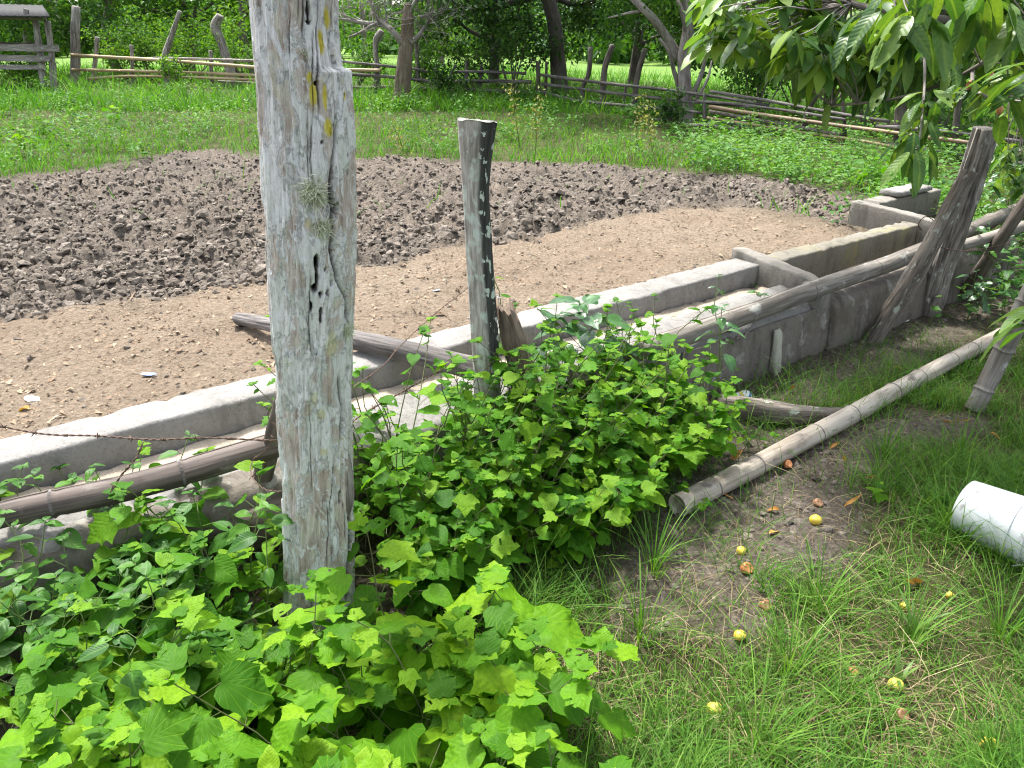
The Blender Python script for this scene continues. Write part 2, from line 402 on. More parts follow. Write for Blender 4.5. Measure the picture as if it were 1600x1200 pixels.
def masks(x, y):
    wob = .22 * fbm(x * 1.8, y * 1.5, 0, 5, 3)
    md = sdpoly(x, y, MUDP) + wob
    mudm = ss(-.06, .10, md)
    n = x * ND[0] + y * ND[1]; t_ = x * TD[0] + y * TD[1]
    # the dirt lies between the trough and the mud
    tanm = (ss(-2.5, -2.6, n)) * ss(6.0, 5.2, t_ + .3 * wob) * ss(.25, -.05, y - np.interp(x, MUDP[:12, 0], MUDP[:12, 1]) - .2 + wob)
    brk = .5 * ss(.15, .5, fbm(x * .9 + 7, y * .9, 0, 3, 8))
    b = sdpoly(x, y, BAREP) + .35 * fbm(x * 2.2, y * 2.2, 0, 4, 5)
    b2 = sdpoly(x, y, BAREP2) + .3 * fbm(x * 2.2, y * 2.2, 0, 4, 6)
    bare = np.maximum(ss(-.12, .15, b), .35 * ss(-.1, .2, b2))
    bare = np.where(n < -2.5, .9 * ss(-.5, -.05, md), bare)
    bare = np.maximum(bare, ss(-1.6, -1.85, n) * ss(-2.6, -2.5, n) * .9)
    return mudm, tanm, bare
def ground_z(x, y, fine=True):
    mudm, tanm, bare = masks(x, y)
    z = base_z(x, y)
    if fine:
        wx, wy = x + .05 * vn(x * 9, y * 9, 0, 2), y + .05 * vn(x * 9, y * 9, 0, 12)
        d1, d2 = worley(wx * 7.5, wy * 7.5, 4); e1, _ = worley(wx * 17, wy * 17, 6)
        mudh = .035 * np.clip(1 - d1, 0, 1) * (.5 + vn(x * 5, y * 5, 0, 33)) + .03 * np.clip(1 - e1, 0, 1) + .05 * np.abs(vn(x * 15, y * 15, 0, 34)) + .035 * vn(x * 27, y * 27, 0, 35) + .10 * fbm(x * 2.1, y * 2.1, 0, 4, 20) - .035
        e2, _ = worley(wx * 11 + 5, wy * 11, 14); mudh = mudh + .03 * np.clip(1 - e2, 0, 1) * ss(-.4, .4, vn(x * 3, y * 3, 0, 36)) + .02 * np.abs(vn(x * 40, y * 40, 0, 37)) - .02
        hoof = np.clip(1 - worley(x * 3.1, y * 3.1, 31)[0] * 3.0, 0, 1)
        z = z + mudm * (mudh - .06 * hoof) + tanm * (1 - mudm) * (.035 * fbm(x * 5, y * 5, 0, 5, 22) + .01 * np.clip(1 - e1, 0, 1) - .03 * np.clip(1 - worley(x * 2.3, y * 2.3, 39)[0] * 3.4, 0, 1)) \
            + (1 - mudm) * (1 - tanm) * (.035 * fbm(x * 1.7, y * 1.7, 0, 5, 25)) + bare * (1 - mudm) * (1 - tanm) * (.035 * np.sqrt(np.clip(1 - d1, 0, 1)) + .02 * np.clip(1 - e1, 0, 1) - .02)
    return z, mudm, tanm, bare
gz, gm, gt_, gb = ground_z(Xg, Yg)
nr, nc = Xg.shape
i = np.arange(nr - 1)[:, None] * nc; j = np.arange(nc - 1)[None]
gq = np.stack([i + j, i + j + 1, i + nc + j + 1, i + nc + j], -1).reshape(-1, 4)
gme = mesh('ground', np.stack([Xg, Yg, gz], -1).reshape(-1, 3), gq, M['ground'], True,
           {'mud': gm.ravel(), 'tan': (gt_ * (1 - gm)).ravel(), 'bare': gb.ravel(), 'hgt': gz.ravel(), 'far': ss(22, 34, Yg).ravel()})
tag(obj('ground', gme), 'grassy farm ground with a churned muddy corral', None, None, 'structure')

# clods and chips lying on the mud, dirt and bare soil
def blob(seed, sub=1):
    import bmesh
    bm = bmesh.new(); bmesh.ops.create_icosphere(bm, subdivisions=sub, radius=1)
    v = np.array([q.co[:] for q in bm.verts]); f = np.array([[q.index for q in p.verts] for p in bm.faces]); bm.free()
    r = 1 + .95 * fbm(v[:, 0] * 1.3 + seed * 7, v[:, 1] * 1.3, v[:, 2] * 1.3, 3, seed); return v * r[:, None] * [1, .85, .62], f
def rot_z_tilt(n, tilt=.5):
    a = rng.uniform(0, 2 * np.pi, n); nrm = np.stack([rng.normal(0, tilt, n), rng.normal(0, tilt, n), np.ones(n)], 1)
    nrm /= np.linalg.norm(nrm, axis=1)[:, None]
    return rot_from(np.stack([np.cos(a), np.sin(a), 0 * a], 1) - nrm * (np.cos(a) * nrm[:, 0] + np.sin(a) * nrm[:, 1])[:, None], nrm)
mb = MB()
N = 110000; yy = 3.4 + 8.1 * rng.uniform(0, 1, N) ** 1.15; xx = yy * rng.uniform(-.92, .62, N)
zz, mm, tt_, bb = ground_z(xx, yy); keep = rng.uniform(size=N) < mm * .42 * np.clip(7.5 / yy, .5, 1.5)
xx, yy, zz = xx[keep], yy[keep], zz[keep]; n = len(xx)
sz = np.exp(rng.normal(math.log(.0165), .5, n)).clip(.006, .06); which = rng.integers(0, 7, n)
for k in range(7):
    s = (which == k) & ((sz < .03) if k < 6 else (sz >= 0)) | ((sz >= .03) & (k == 6)); tv, tf = blob(k, 0 if k < 6 else 1); tf = tf[tv[tf][:, :, 2].mean(1) > -.25]
    scatter(mb, tv, None, tf, np.stack([xx, yy, zz - sz * .08], 1)[s], rot_z_tilt(s.sum()), sz[s], rng.uniform(.15, .95, s.sum()))
N = 9000; yy = rng.uniform(1.6, 5.0, N); xx = rng.uniform(-2.6, 3.0, N); zz, mm, tt_, bb = ground_z(xx, yy)
keep = rng.uniform(size=N) < np.maximum(tt_ * (1 - mm) * .10, bb * (1 - tt_)); xx, yy, zz = xx[keep], yy[keep], zz[keep]; n = len(xx)
tv, tf = blob(9, 1); scatter(mb, tv, None, tf, np.stack([xx, yy, zz - .003], 1), rot_z_tilt(n), np.exp(rng.normal(math.log(.009), .5, n)).clip(.003, .024), rng.uniform(.1, .8, n))
tag(obj('soil_clods', mb.mesh('soil_clods', M['clod'], False)), 'loose clods of churned grey brown mud in the corral', 'mud', None, 'stuff')
mb = MB(); N = 14000; yy = rng.uniform(2.3, 6.8, N); xx = yy * rng.uniform(-.85, .5, N); zz, mm, tt_, bb = ground_z(xx, yy)
keep = (tt_ * (1 - mm)) > .5; xx, yy, zz = xx[keep], yy[keep], zz[keep]; n = len(xx)
tv = np.array([(-.5, -.2, 0), (.5, -.15, .14), (.45, .2, 0), (-.4, .25, .2)]); Rm = rot_z_tilt(n, .3)
scatter(mb, tv, [[0, 1, 2, 3]], None, np.stack([xx, yy, zz + .006], 1), Rm, np.exp(rng.normal(math.log(.012), .5, n)), rng.uniform(0, .8, n))
tag(obj('straw_chips', mb.mesh('straw_chips', M['chip'], False)), 'dry chips and straw bits trodden into the tan dirt', 'litter', None, 'stuff')

# distant wooded hill
hx = np.linspace(-900, 900, 120); hv = []
for k, (yy_, hh) in enumerate(((330, -2), (380, 10), (450, 20), (560, 28))):
    hv.append(np.stack([hx * (1 + k * .3), np.full(120, float(yy_)), hh * (1 + .5 * fbm(hx * .006, hx * 0 + k * .3, 0, 4, 44))], 1))
hv = np.concatenate(hv); i = np.arange(3)[:, None] * 120; j = np.arange(119)[None]
m, t, bs, _ = newmat('hazy_hill_forest'); t.links.new(ramp(t, noise(t, coords(t, 'pos'), .06, 6), [(.35, (.04, .085, .05)), (.65, (.07, .125, .08))]), bs.inputs['Base Color']); bs.inputs['Roughness'].default_value = 1  # bluish green: distance haze put into the hill colour
tag(obj('hills', mesh('hills', hv, np.stack([i + j, i + j + 1, i + 121 + j, i + 120 + j], -1).reshape(-1, 4), m)), 'wooded hills beyond the trees', None, None, 'structure')

# ------------------------------------------------------------------ concrete feed trough
def wall_sweep(t0, t1, prof, step=.035, jit=.0055, seed=1, axis='t', slope=0.):
    """prof: list of (n,z) corners, rounded, swept along T (or along N with prof in (t,z))"""
    prof = np.array(prof, float); P = []
    for k in range(len(prof)):
        a, b, c = prof[k - 1], prof[k], prof[(k + 1) % len(prof)]
        da, dc = (a - b), (c - b); la, lc = np.linalg.norm(da), np.linalg.norm(dc); r = min(.012, la * .3, lc * .3)
        P += [b + da / la * r, b + (da / la + dc / lc) * r * .29, b + dc / lc * r]
        m_ = max(1, int(lc / .05))
        for s in range(1, m_): P.append(b + dc * (r / lc + (1 - 2 * r / lc) * s / m_))
    P = np.array(P); K = len(P); ns = max(3, int(abs(t1 - t0) / step)); ts = np.linspace(t0, t1, ns)
    A = np.repeat(P[None], ns, 0); TT = np.repeat(ts[:, None], K, 1)
    A = A + jit * np.stack([fbm(TT * 2.2, A[..., 0] * 6, A[..., 1] * 6, 3, seed), fbm(TT * 2.2, A[..., 0] * 6, A[..., 1] * 6 + 9, 3, seed + 4)], -1)
    A = A + jit * .6 * np.stack([vn(TT * 26, A[..., 0] * 26, A[..., 1] * 26, seed + 7), vn(TT * 26, A[..., 0] * 26, A[..., 1] * 26, seed + 8)], -1)
    A[..., 1] -= slope * (TT - t0) / (t1 - t0) * (A[..., 1] > .25)
    cor = np.array([min(np.hypot(*(p - c)) for c in prof) < .02 for p in P])[None] & (A[..., 1] > .2); ch = np.clip(fbm(TT * 14, A[..., 0] * 5, 0, 4, seed + 40) - .13, 0, .3)
    A[..., 1] -= cor * ch * .035; A[..., 0] += cor * ch * .03 * np.sign(prof[:, 0].mean() - A[..., 0])
    tt2, nn2 = (TT, A[..., 0]) if axis == 't' else (A[..., 0], TT)
    V = np.stack([tt2 * TD[0] + nn2 * ND[0], tt2 * TD[1] + nn2 * ND[1], A[..., 1]], -1).reshape(-1, 3)
    i = np.arange(ns - 1)[:, None] * K; j = np.arange(K)[None]; j2 = (j + 1) % K
    q = np.stack([i + j, i + j2, i + K + j2, i + K + j], -1).reshape(-1, 4)
    c0 = len(V); V = np.vstack([V, V[:K].mean(0), V[-K:].mean(0)]); jj = np.arange(K); jj2 = (jj + 1) % K
    t = np.vstack([np.stack([np.full(K, c0), jj2, jj], 1), np.stack([np.full(K, c0 + 1), (ns - 1) * K + jj, (ns - 1) * K + jj2], 1)])
    return V, q, t
tr_loc = tn(1.5, -2.4, 0)
trough = empty('feed_trough', tr_loc, 'long grey concrete feed trough with a deeper tank at its far end', 'trough')
def tpart(name, mat, *a, **k):
    V, q, t = wall_sweep(*a, **k); return obj(name, mesh(name, V - tr_loc, [q, t], mat), trough)
tpart('back_wall', M['conc'], -2.2, 3.795, [(-2.74, .0), (-2.56, .0), (-2.555, .45), (-2.735, .455)], seed=2)
tpart('channel_floor', M['dirtfloor'], -2.2, 3.79, [(-2.552, .12), (-2.402, .12), (-2.402, .345), (-2.48, .335), (-2.552, .345)], jit=.008, seed=5)
tpart('front_wall', M['conc'], -2.2, 3.795, [(-2.40, .0), (-2.18, .0), (-2.18, .295), (-2.20, .32), (-2.40, .375)], seed=9)
tpart('shaded_front_face', M['plaster'], -2.2, 1.05, [(-2.178, .0), (-2.145, .0), (-2.155, .29), (-2.185, .318), (-2.26, .346), (-2.26, .325), (-2.20, .300)], seed=11, jit=.014)  # added darker slab over the front wall: shade beneath the bamboo put into colour
tpart('end_wall', M['conc_mid'], -2.76, -2.16, [(3.80, .02), (3.94, .02), (3.935, .50), (3.805, .51)], seed=13, axis='n', slope=.08)
tpart('tank_back_wall', M['conc_old'], 3.943, 5.60, [(-2.66, .0), (-2.53, .0), (-2.52, .46), (-2.65, .465)], seed=15)
tpart('tank_floor', M['conc_old'], 3.943, 6.4, [(-2.517, .02), (-2.282, .02), (-2.282, .14), (-2.517, .13)], seed=17)
tpart('tank_front_wall', M['plaster'], 3.943, 6.4, [(-2.28, .0), (-2.11, .0), (-2.13, .28), (-2.16, .315), (-2.28, .33)], jit=.008, seed=19)
tpart('divider_wall', M['conc_mid'], -3.06, -2.42, [(5.61, .1), (5.74, .1), (5.735, .54), (5.615, .545)], seed=23, axis='n', slope=.05)
tpart('far_back_wall', M['conc_mid'], 5.743, 6.7, [(-3.04, .0), (-2.90, .0), (-2.90, .54), (-3.04, .55)], seed=27)
tpart('far_cap_block', M['conc'], 6.0, 6.5, [(-3.06, .553), (-2.88, .553), (-2.89, .59), (-3.05, .595)], seed=28)
tpart('buttress', M['edge'], 3.38, 3.43, [(-2.138, .0), (-2.09, .0), (-2.12, .24), (-2.138, .262)], seed=29, step=.01, jit=.006)
tpart('plaster_face', M['plaster'], 2.7, 3.94, [(-2.177, .0), (-2.14, .0), (-2.145, .18), (-2.165, .28), (-2.177, .285)], seed=33, step=.03, jit=.007)

# ------------------------------------------------------------------ the big lichen covered post
def big_post():
    PY = 1.86; cy = [-120, 0, 60, 112, 250, 350, 480, 600, 750, 850, 990, 1080]
    le = [388, 395, 399, 403, 411, 416, 426, 434, 443, 446, 446, 447]; ri = [533, 536, 537, 545, 551, 554, 551, 548, 549, 552, 552, 552]
    Lp = np.array([DY(x, y, PY) for x, y in zip(le, cy)]); Rp = np.array([DY(x, y, PY) for x, y in zip(ri, cy)])
    zc = (Lp[:, 2] + Rp[:, 2]) / 2; cx = (Lp[:, 0] + Rp[:, 0]) / 2; rad = (Rp[:, 0] - Lp[:, 0]) / 2
    o = np.argsort(zc); zc, cx, rad = zc[o], cx[o], rad[o]
    nz, na = 560, 190
    Z = np.linspace(-.05, zc[-1], nz); A = np.linspace(0, 2 * np.pi, na, endpoint=False)
    # denser towards the camera side (angle 0 faces the camera, +pi/2 to the right)
    A = A - .35 * np.sin(A)
    CX, RD = np.interp(Z, zc, cx), np.interp(Z, zc, rad)
    ZZ = np.repeat(Z[:, None], na, 1); AA = np.repeat(A[None], nz, 0); sx, sy = np.sin(AA), -np.cos(AA)
    r = np.repeat(RD[:, None], na, 1)
    # picture row/column of each front point, to set the damage where it is on the post
    def zrow(py): return float(DY(480, py, PY - .08)[2])
    def ang(px, py):
        z = zrow(py); x = DY(px, py, PY - .07)[0]; return math.asin(np.clip((x - np.interp(z, zc, cx)) / np.interp(z, zc, rad), -.97, .97))
    g = fbm(sx * 4, sy * 4, ZZ * 2.2, 4, 51); gv = fbm(sx * 14, sy * 14, ZZ * 3.0, 4, 52); gf = vn(sx * 34, sy * 34, ZZ * 9, 53)
    plate = fbm(sx * 7, sy * 7, ZZ * 6, 3, 57)
    r = r * (1 + .05 * g) + .0055 * gv + .0018 * gf + .004 * ss(.05, .12, plate) - .003 * ss(-.05, -.15, plate)
    slab = ss(.55, .75, AA) * ss(2.4, 2.1, AA); zt = zrow(110)
    r -= slab * ss(zt - .004, zt + .006, ZZ) * (.017 + .004 * vn(sx * 20, ZZ * 6, 0, 61))
    dark = np.zeros_like(r)
    def crack(pts, wd, dep):
        nonlocal r
        zs = np.array([zrow(p[1]) for p in pts]); an = np.array([ang(*p) for p in pts]); o = np.argsort(zs)
        a0 = np.interp(ZZ, zs[o], an[o]) + .02 * vn(ZZ * 30, ZZ * 0, 0, 63); inz = ss(zs.min() - .01, zs.min() + .03, ZZ) * ss(zs.max() + .01, zs.max() - .03, ZZ)
        k = np.exp(-((AA - a0) * r / wd) ** 2) * inz; r = r - dep * k; np.maximum(dark, k * .95, out=dark)
    crack([(501, -110), (501, 30), (500, 100), (500, 125), (501, 178)], .0022, .014)
    crack([(524, 190), (520, 250), (519, 300), (522, 350), (519, 390), (528, 440), (539, 480), (548, 520)], .0035, .02)
    crack([(478, -40), (478, 30), (477, 60)], .002, .008); crack([(445, 195), (446, 215), (446, 245)], .002, .008)
    crack([(462, 300), (461, 340), (462, 385), (466, 420)], .002, .008)
    crack([(545, 690), (540, 760), (541, 850), (540, 960)], .005, .016)
    crack([(528, 590), (532, 640), (530, 700)], .004, .012)
    rc = np.random.default_rng(5)
    for k in range(26):
        x0, y0, l0 = rc.uniform(405, 540), rc.uniform(-60, 930), rc.uniform(40, 190); x0 += 22 * y0 / 900; crack([(x0, y0), (x0 + rc.normal(0, 3), y0 + l0 * .5), (x0 + rc.normal(0, 4), y0 + l0)], rc.uniform(.0008, .0016), rc.uniform(.003, .008))
    for px, py, wx, wz, dp in [(499, 408, .006, .020, .04), (512, 420, .003, .007, .03), (496, 448, .008, .012, .04), (500, 432, .004, .02, .03), (521, 444, .0045, .009, .035), (506, 485, .0045, .010, .04),
                               (490, 476, .003, .014, .03), (514, 456, .005, .008, .03), (505, 458, .004, .008, .03), (457, 429, .002, .003, .02), (526, 330, .006, .017, .035), (521, 316, .006, .008, .02), (527, 102, .0045, .016, .04),
                               (485, 35, .005, .004, .03), (484, 18, .004, .022, .012), (507, 222, .004, .004, .02), (498, 130, .005, .004, .03), (523, 740, .004, .010, .03), (531, 785, .005, .02, .02), (498, 550, .0018, .0018, .02), (540, 592, .005, .012, .025),
                               (480, 690, .004, .006, .006), (478, 745, .006, .012, .008), (546, 900, .008, .05, .022), (548, 870, .006, .04, .018), (505, 497, .003, .012, .015)]:
        z0, a0 = zrow(py), ang(px, py); wob = .3 * vn(sx * 40, sy * 40, ZZ * 40, 66)
        q = ((AA - a0) * r / wx) ** 2 + ((ZZ - z0) / wz) ** 2; k = ss(1.25, .75, q + wob); r = r - dp * k; np.maximum(dark, k, out=dark)
    yel = np.zeros_like(r)
    for px, py, wx, wz in [(515, 26, .010, .022), (506, 66, .007, .022), (443, 142, .005, .02), (494, 148, .008, .022), (509, 152, .006, .028), (514, 200, .010, .018), (534, 70, .003, .014), (530, 48, .004, .006), (488, 120, .006, .01), (532, 150, .005, .01),
                           (470, 600, .012, .03), (505, 645, .010, .014), (508, 705, .008, .012), (432, 380, .007, .014), (487, 345, .006, .012), (520, 540, .015, .03), (495, 620, .008, .02)]:
        z0, a0 = zrow(py), ang(px, py); q = ((AA - a0) * r / wx) ** 2 + ((ZZ - z0) / wz) ** 2 + .9 * fbm(sx * 22, sy * 22, ZZ * 40, 3, 70)
        np.maximum(yel, ss(1.7, .6, q) * (1 if py < 250 else .35), out=yel)
    base = np.array([float(np.interp(0, zc, cx)), PY, 0])
    V = np.stack([CX[:, None] + r * sx, PY + r * sy, ZZ], -1)
    i = np.arange(nz - 1)[:, None] * na; j = np.arange(na)[None]; j2 = (j + 1) % na
    q = np.stack([i + j, i + j2, i + na + j2, i + na + j], -1).reshape(-1, 4)
    V = V.reshape(-1, 3); c0 = len(V); V = np.vstack([V, V[-na:].mean(0)]); jj = np.arange(na)
    tcp = np.vstack([np.stack([RD.mean() * sx, RD.mean() * sy, ZZ], -1).reshape(-1, 3), [[0, 0, 2]]])
    pad = lambda a: np.r_[a.ravel(), 0]
    m, t, bs, _ = newmat('lichen_covered_wood')
    c1, c2, c3 = coords(t, 'tc', (1, 1, .16)), coords(t, 'tc', (1, 1, .42)), coords(t, 'tc', (1, 1, .7))
    c4 = coords(t, 'tc', (1, 1, .06)); fib = noise(t, c1, 60, 8, .7); fine = noise(t, c4, 190, 5, .65); pa = noise(t, c2, 17, 9, .68, .5); pb = noise(t, c2, 24, 8, .66, .8); pc = noise(t, c3, 9, 6, .62, .4); sp = noise(t, c3, 170, 5, .75)
    col = ramp(t, fib, [(.30, (.20, .15, .115)), (.45, (.45, .375, .315)), (.62, (.64, .58, .52))])
    col = mixc(t, mul(t, mask(t, pc, .5, .58), .5), col, (.56, .46, .39))
    col = mixc(t, mul(t, mask(t, pb, .51, .54), .75), col, (.60, .57, .45))
    lich = mixc(t, mask(t, pc, .42, .56), (.84, .82, .79), (.73, .75, .69)); lich = mixc(t, mul(t, mask(t, sp, .42, .6), .5), lich, (.60, .60, .55))
    col = mixc(t, mul(t, mask(t, pa, .465, .485), .92), col, lich)
    col = mixc(t, mul(t, mask(t, noise(t, c2, 30, 8, .64, 1.2), .57, .585), .9), col, (.78, .78, .76))
    col = mixc(t, mul(t, mask(t, fine, .42, .33), .5), col, (.27, .21, .16))
    col = mixc(t, mul(t, mask(t, fib, .40, .30), .7), col, (.19, .14, .10))
    col = mixc(t, mul(t, mask(t, sp, .60, .68), .5), col, (.17, .15, .12))
    col = mixc(t, attr(t, 'yel'), col, mixc(t, mask(t, sp, .3, .6), (.60, .48, .02), (.66, .58, .12)))
    col = mixc(t, attr(t, 'dark'), col, (.022, .016, .012))
    t.links.new(col, bs.inputs['Base Color']); bs.inputs['Roughness'].default_value = .92; bs.inputs['Specular IOR Level'].default_value = .2
    bump(t, bs, mul(t, mul(t, fib, mul(t, fine, .8), 'ADD'), mul(t, mask(t, pa, .49, .52), .4), 'ADD'), .9, .010)
    root = empty('lichen_post', base, 'tall thick whitish fence post covered in lichen, nearest the camera', 'post')
    me = mesh('post_shaft', V - base, [q, np.stack([np.full(na, c0), (nz - 1) * na + (jj + 1) % na, (nz - 1) * na + jj][::1], 1)], m, True, {'tc': tcp, 'yel': pad(yel), 'dark': pad(dark)})
    obj('post_shaft', me, root)
    lm, t, bs, _ = newmat('bushy_lichen'); t.links.new(ramp(t, attr(t, 'rnd'), [(0, (.20, .23, .13)), (.5, (.56, .59, .40)), (1, (.80, .80, .62))]), bs.inputs['Base Color']); bs.inputs['Roughness'].default_value = .9
    for px, py, rr, cnt in [(496, 300, .028, 420), (508, 355, .021, 260), (540, 525, .018, 260), (452, 566, .012, 160), (432, 386, .009, 60), (478, 85, .010, 70), (493, 352, .009, 70)]:
        z0, a0 = zrow(py), ang(px, py); rad0 = np.interp(z0, zc, rad); cx0 = np.interp(z0, zc, cx)
        nrm = np.array([math.sin(a0), -math.cos(a0), 0]); P0 = np.array([cx0, PY, z0]) + nrm * (rad0 - .004)
        tn_ = np.array([math.cos(a0), math.sin(a0), 0]); u_ = rng.normal(0, .35, (cnt, 2))
        P = P0 + (u_[:, :1] * tn_ + u_[:, 1:] * np.array([0, 0, 1.15])) * rr
        d = nrm * 1.0 + (u_[:, :1] * tn_ + u_[:, 1:] * np.array([0, 0, 1.])) * 1.6 + rng.normal(0, .45, (cnt, 3)); d /= np.linalg.norm(d, axis=1)[:, None]
        o_ = unit(cnt); mbl = MB()
        v, q_, t_, rn_ = strip_mesh(P, o_, d, rng.uniform(.4, 1.0, cnt) * rr, np.full(cnt, .0019), rng.uniform(.6, 1.8, cnt), 5, rng.uniform(0, 1, cnt))
        mbl.add(v, q_, t_, None, rn_); obj('lichen_tuft', mbl.mesh('lichen_tuft', lm, True, base), root)
    # loose flake of wood on the right edge
    z0 = zrow(770); fl = []
    for k, (dz, wv) in enumerate([(.085, .004), (.05, .010), (0, .016), (-.05, .017), (-.09, .010), (-.11, .003)]):
        xx_ = np.interp(z0 + dz, zc, cx) + np.interp(z0 + dz, zc, rad) * .93; fl += [(xx_ - .012, PY - .035, z0 + dz), (xx_ + wv, PY - .022, z0 + dz), (xx_ + wv, PY - .010, z0 + dz), (xx_ - .012, PY - .015, z0 + dz)]
    q_ = [[4 * a + b, 4 * a + (b + 1) % 4, 4 * a + 4 + (b + 1) % 4, 4 * a + 4 + b] for a in range(5) for b in range(4)]
    mbf = MB(); mbf.add(fl, q_); obj('wood_flake', mbf.mesh('wood_flake', M['greyp'], True, base), root)
big_post()

# ------------------------------------------------------------------ middle post, stump, rails, poles
def pole_thing(name, P, r, mat, label, cat, n=40, seg=16, rough=.1, s=1, group=None, lobes=0.):
    mb = MB(); tube(mb, smoothpath(P, n), np.interp(np.linspace(0, 1, n), np.linspace(0, 1, len(np.atleast_1d(r))), np.atleast_1d(r)), seg, rough, s, lobes=lobes)
    o = obj(name, mb.mesh(name, mat, True, P[0])); o.location = P[0]; return tag(o, label, cat, group)
mpb = G(770, 745, 0); MPY = mpb[1]
def split_post():
    rows = [188, 250, 300, 400, 500, 560, 640, 750]; le = [718, 722, 725, 730, 737, 741, 744, 746]; ri = [774, 766, 762, 768, 775, 778, 782, 786]
    Lp = np.array([DY(x, y, MPY) for x, y in zip(le, rows)]); Rp = np.array([DY(x, y, MPY) for x, y in zip(ri, rows)])
    nz, na = 220, 64; Z = np.linspace(-.03, Lp[0, 2], nz); zs = Lp[::-1, 2]
    cx = np.interp(Z, zs, ((Lp + Rp) / 2)[::-1, 0]); rd = np.interp(Z, zs, ((Rp - Lp) / 2)[::-1, 0])
    A = np.linspace(0, 2 * np.pi, na, endpoint=False); AA = np.repeat(A[None], nz, 0); ZZ = np.repeat(Z[:, None], na, 1); sx, sy = np.sin(AA), -np.cos(AA)
    # squarish split section with an edge a bit right of the middle
    sq = 1 / np.maximum(np.abs(np.cos(AA + .55)), np.abs(np.sin(AA + .55))) ; sq = .55 * sq + .45
    r = rd[:, None] * np.clip(sq, 0, 1.12) * (1 + .05 * fbm(sx * 4, sy * 4, ZZ * 3, 3, 81)) + .0025 * fbm(sx * 12, sy * 12, ZZ * 4, 3, 82)
    top = .006 * vn(sx * 2, sy * 2, 0, 83) - .004 * sx
    V = np.stack([cx[:, None] + r * sx, MPY + r * sy, ZZ + ss(.8, 1, ZZ / Z[-1]) * top * ss(.97, 1, ZZ / Z[-1])], -1).reshape(-1, 3)
    i = np.arange(nz - 1)[:, None] * na; j = np.arange(na)[None]; j2 = (j + 1) % na; q = np.stack([i + j, i + j2, i + na + j2, i + na + j], -1).reshape(-1, 4)
    c0 = len(V); V = np.vstack([V, V[-na:].mean(0)]); jj = np.arange(na)
    dark = ss(.08, .30, AA + .10 * fbm(ZZ * 14, AA * 3, 0, 4, 84) - .25 * (1 - ZZ / Z[-1])) * ss(2.6, 2.3, AA) * ss(.32, .55, ZZ)
    m, t, bs, _ = newmat('split_post_wood'); c1, c2 = coords(t, 'tc', (1, 1, .12)), coords(t, 'tc', (1, 1, .7)); n1 = noise(t, c1, 70, 6, .65); n2 = noise(t, c2, 34, 4, .5, .3); n3 = noise(t, c2, 26, 5, .6)
    col = ramp(t, n1, [(.33, (.13, .115, .10)), (.5, (.29, .27, .24)), (.66, (.46, .44, .41))]); col = mixc(t, mul(t, mask(t, n3, .52, .62), .7), col, (.46, .54, .48))
    dk = mixc(t, mask(t, n1, .4, .6), (.018, .018, .016), (.05, .05, .045)); dk = mixc(t, mask(t, n2, .585, .60), dk, (.47, .52, .45))
    col = mixc(t, attr(t, 'dark'), col, dk); t.links.new(col, bs.inputs['Base Color']); bs.inputs['Roughness'].default_value = .9; bump(t, bs, n1, .6, .008)
    b = np.array([cx[0], MPY, 0])
    o = obj('split_post', mesh('split_post', V - b, [q, np.stack([np.full(na, c0), (nz - 1) * na + (jj + 1) % na, (nz - 1) * na + jj], 1)], m, True,
            {'tc': np.vstack([np.stack([.05 * sx, .05 * sy, ZZ], -1).reshape(-1, 3), [[0, 0, .1]]]), 'dark': np.r_[dark.ravel(), 0]})); o.location = b
    tag(o, 'slim grey fence post with one black lichen-spotted side beside the trough', 'post')
split_post()
def stump():
    P = [DY(838, 720, MPY + .0), DY(818, 590, MPY + .02), DY(805, 540, MPY + .03), DY(790, 484, MPY + .04)]
    P = np.array(P); n, seg = 60, 28; C = smoothpath(P, n); r = np.interp(np.linspace(0, 1, n), [0, .5, .8, 1], [.06, .055, .05, .036]); mb = MB()
    tube(mb, C, r, seg, .22, 5); v = mb.v[0]; a = np.arange(seg)   # ragged broken top
    ax = C[-1] - C[-4]; ax /= np.linalg.norm(ax)
    for k in range(5): v[(n - 1 - k) * seg:(n - k) * seg] += ax * (.03 * rng.uniform(-1, 1, seg) * (1 - k / 5))[:, None]
    o = obj('leaning_stump', mb.mesh('leaning_stump', M['brown'], True, P[0])); o.location = P[0]
    tag(o, 'short broken brown stump leaning against the slim grey post', 'stump')
stump()
pole_thing('cross_rail', [G(372, 498, .39), G(560, 532, .50), G(764, 580, .46)], [.030, .038, .046], M['rail'], 'dark weathered pole lying across the trough from behind the lichen post', 'pole', 90, 36, .14, 3)

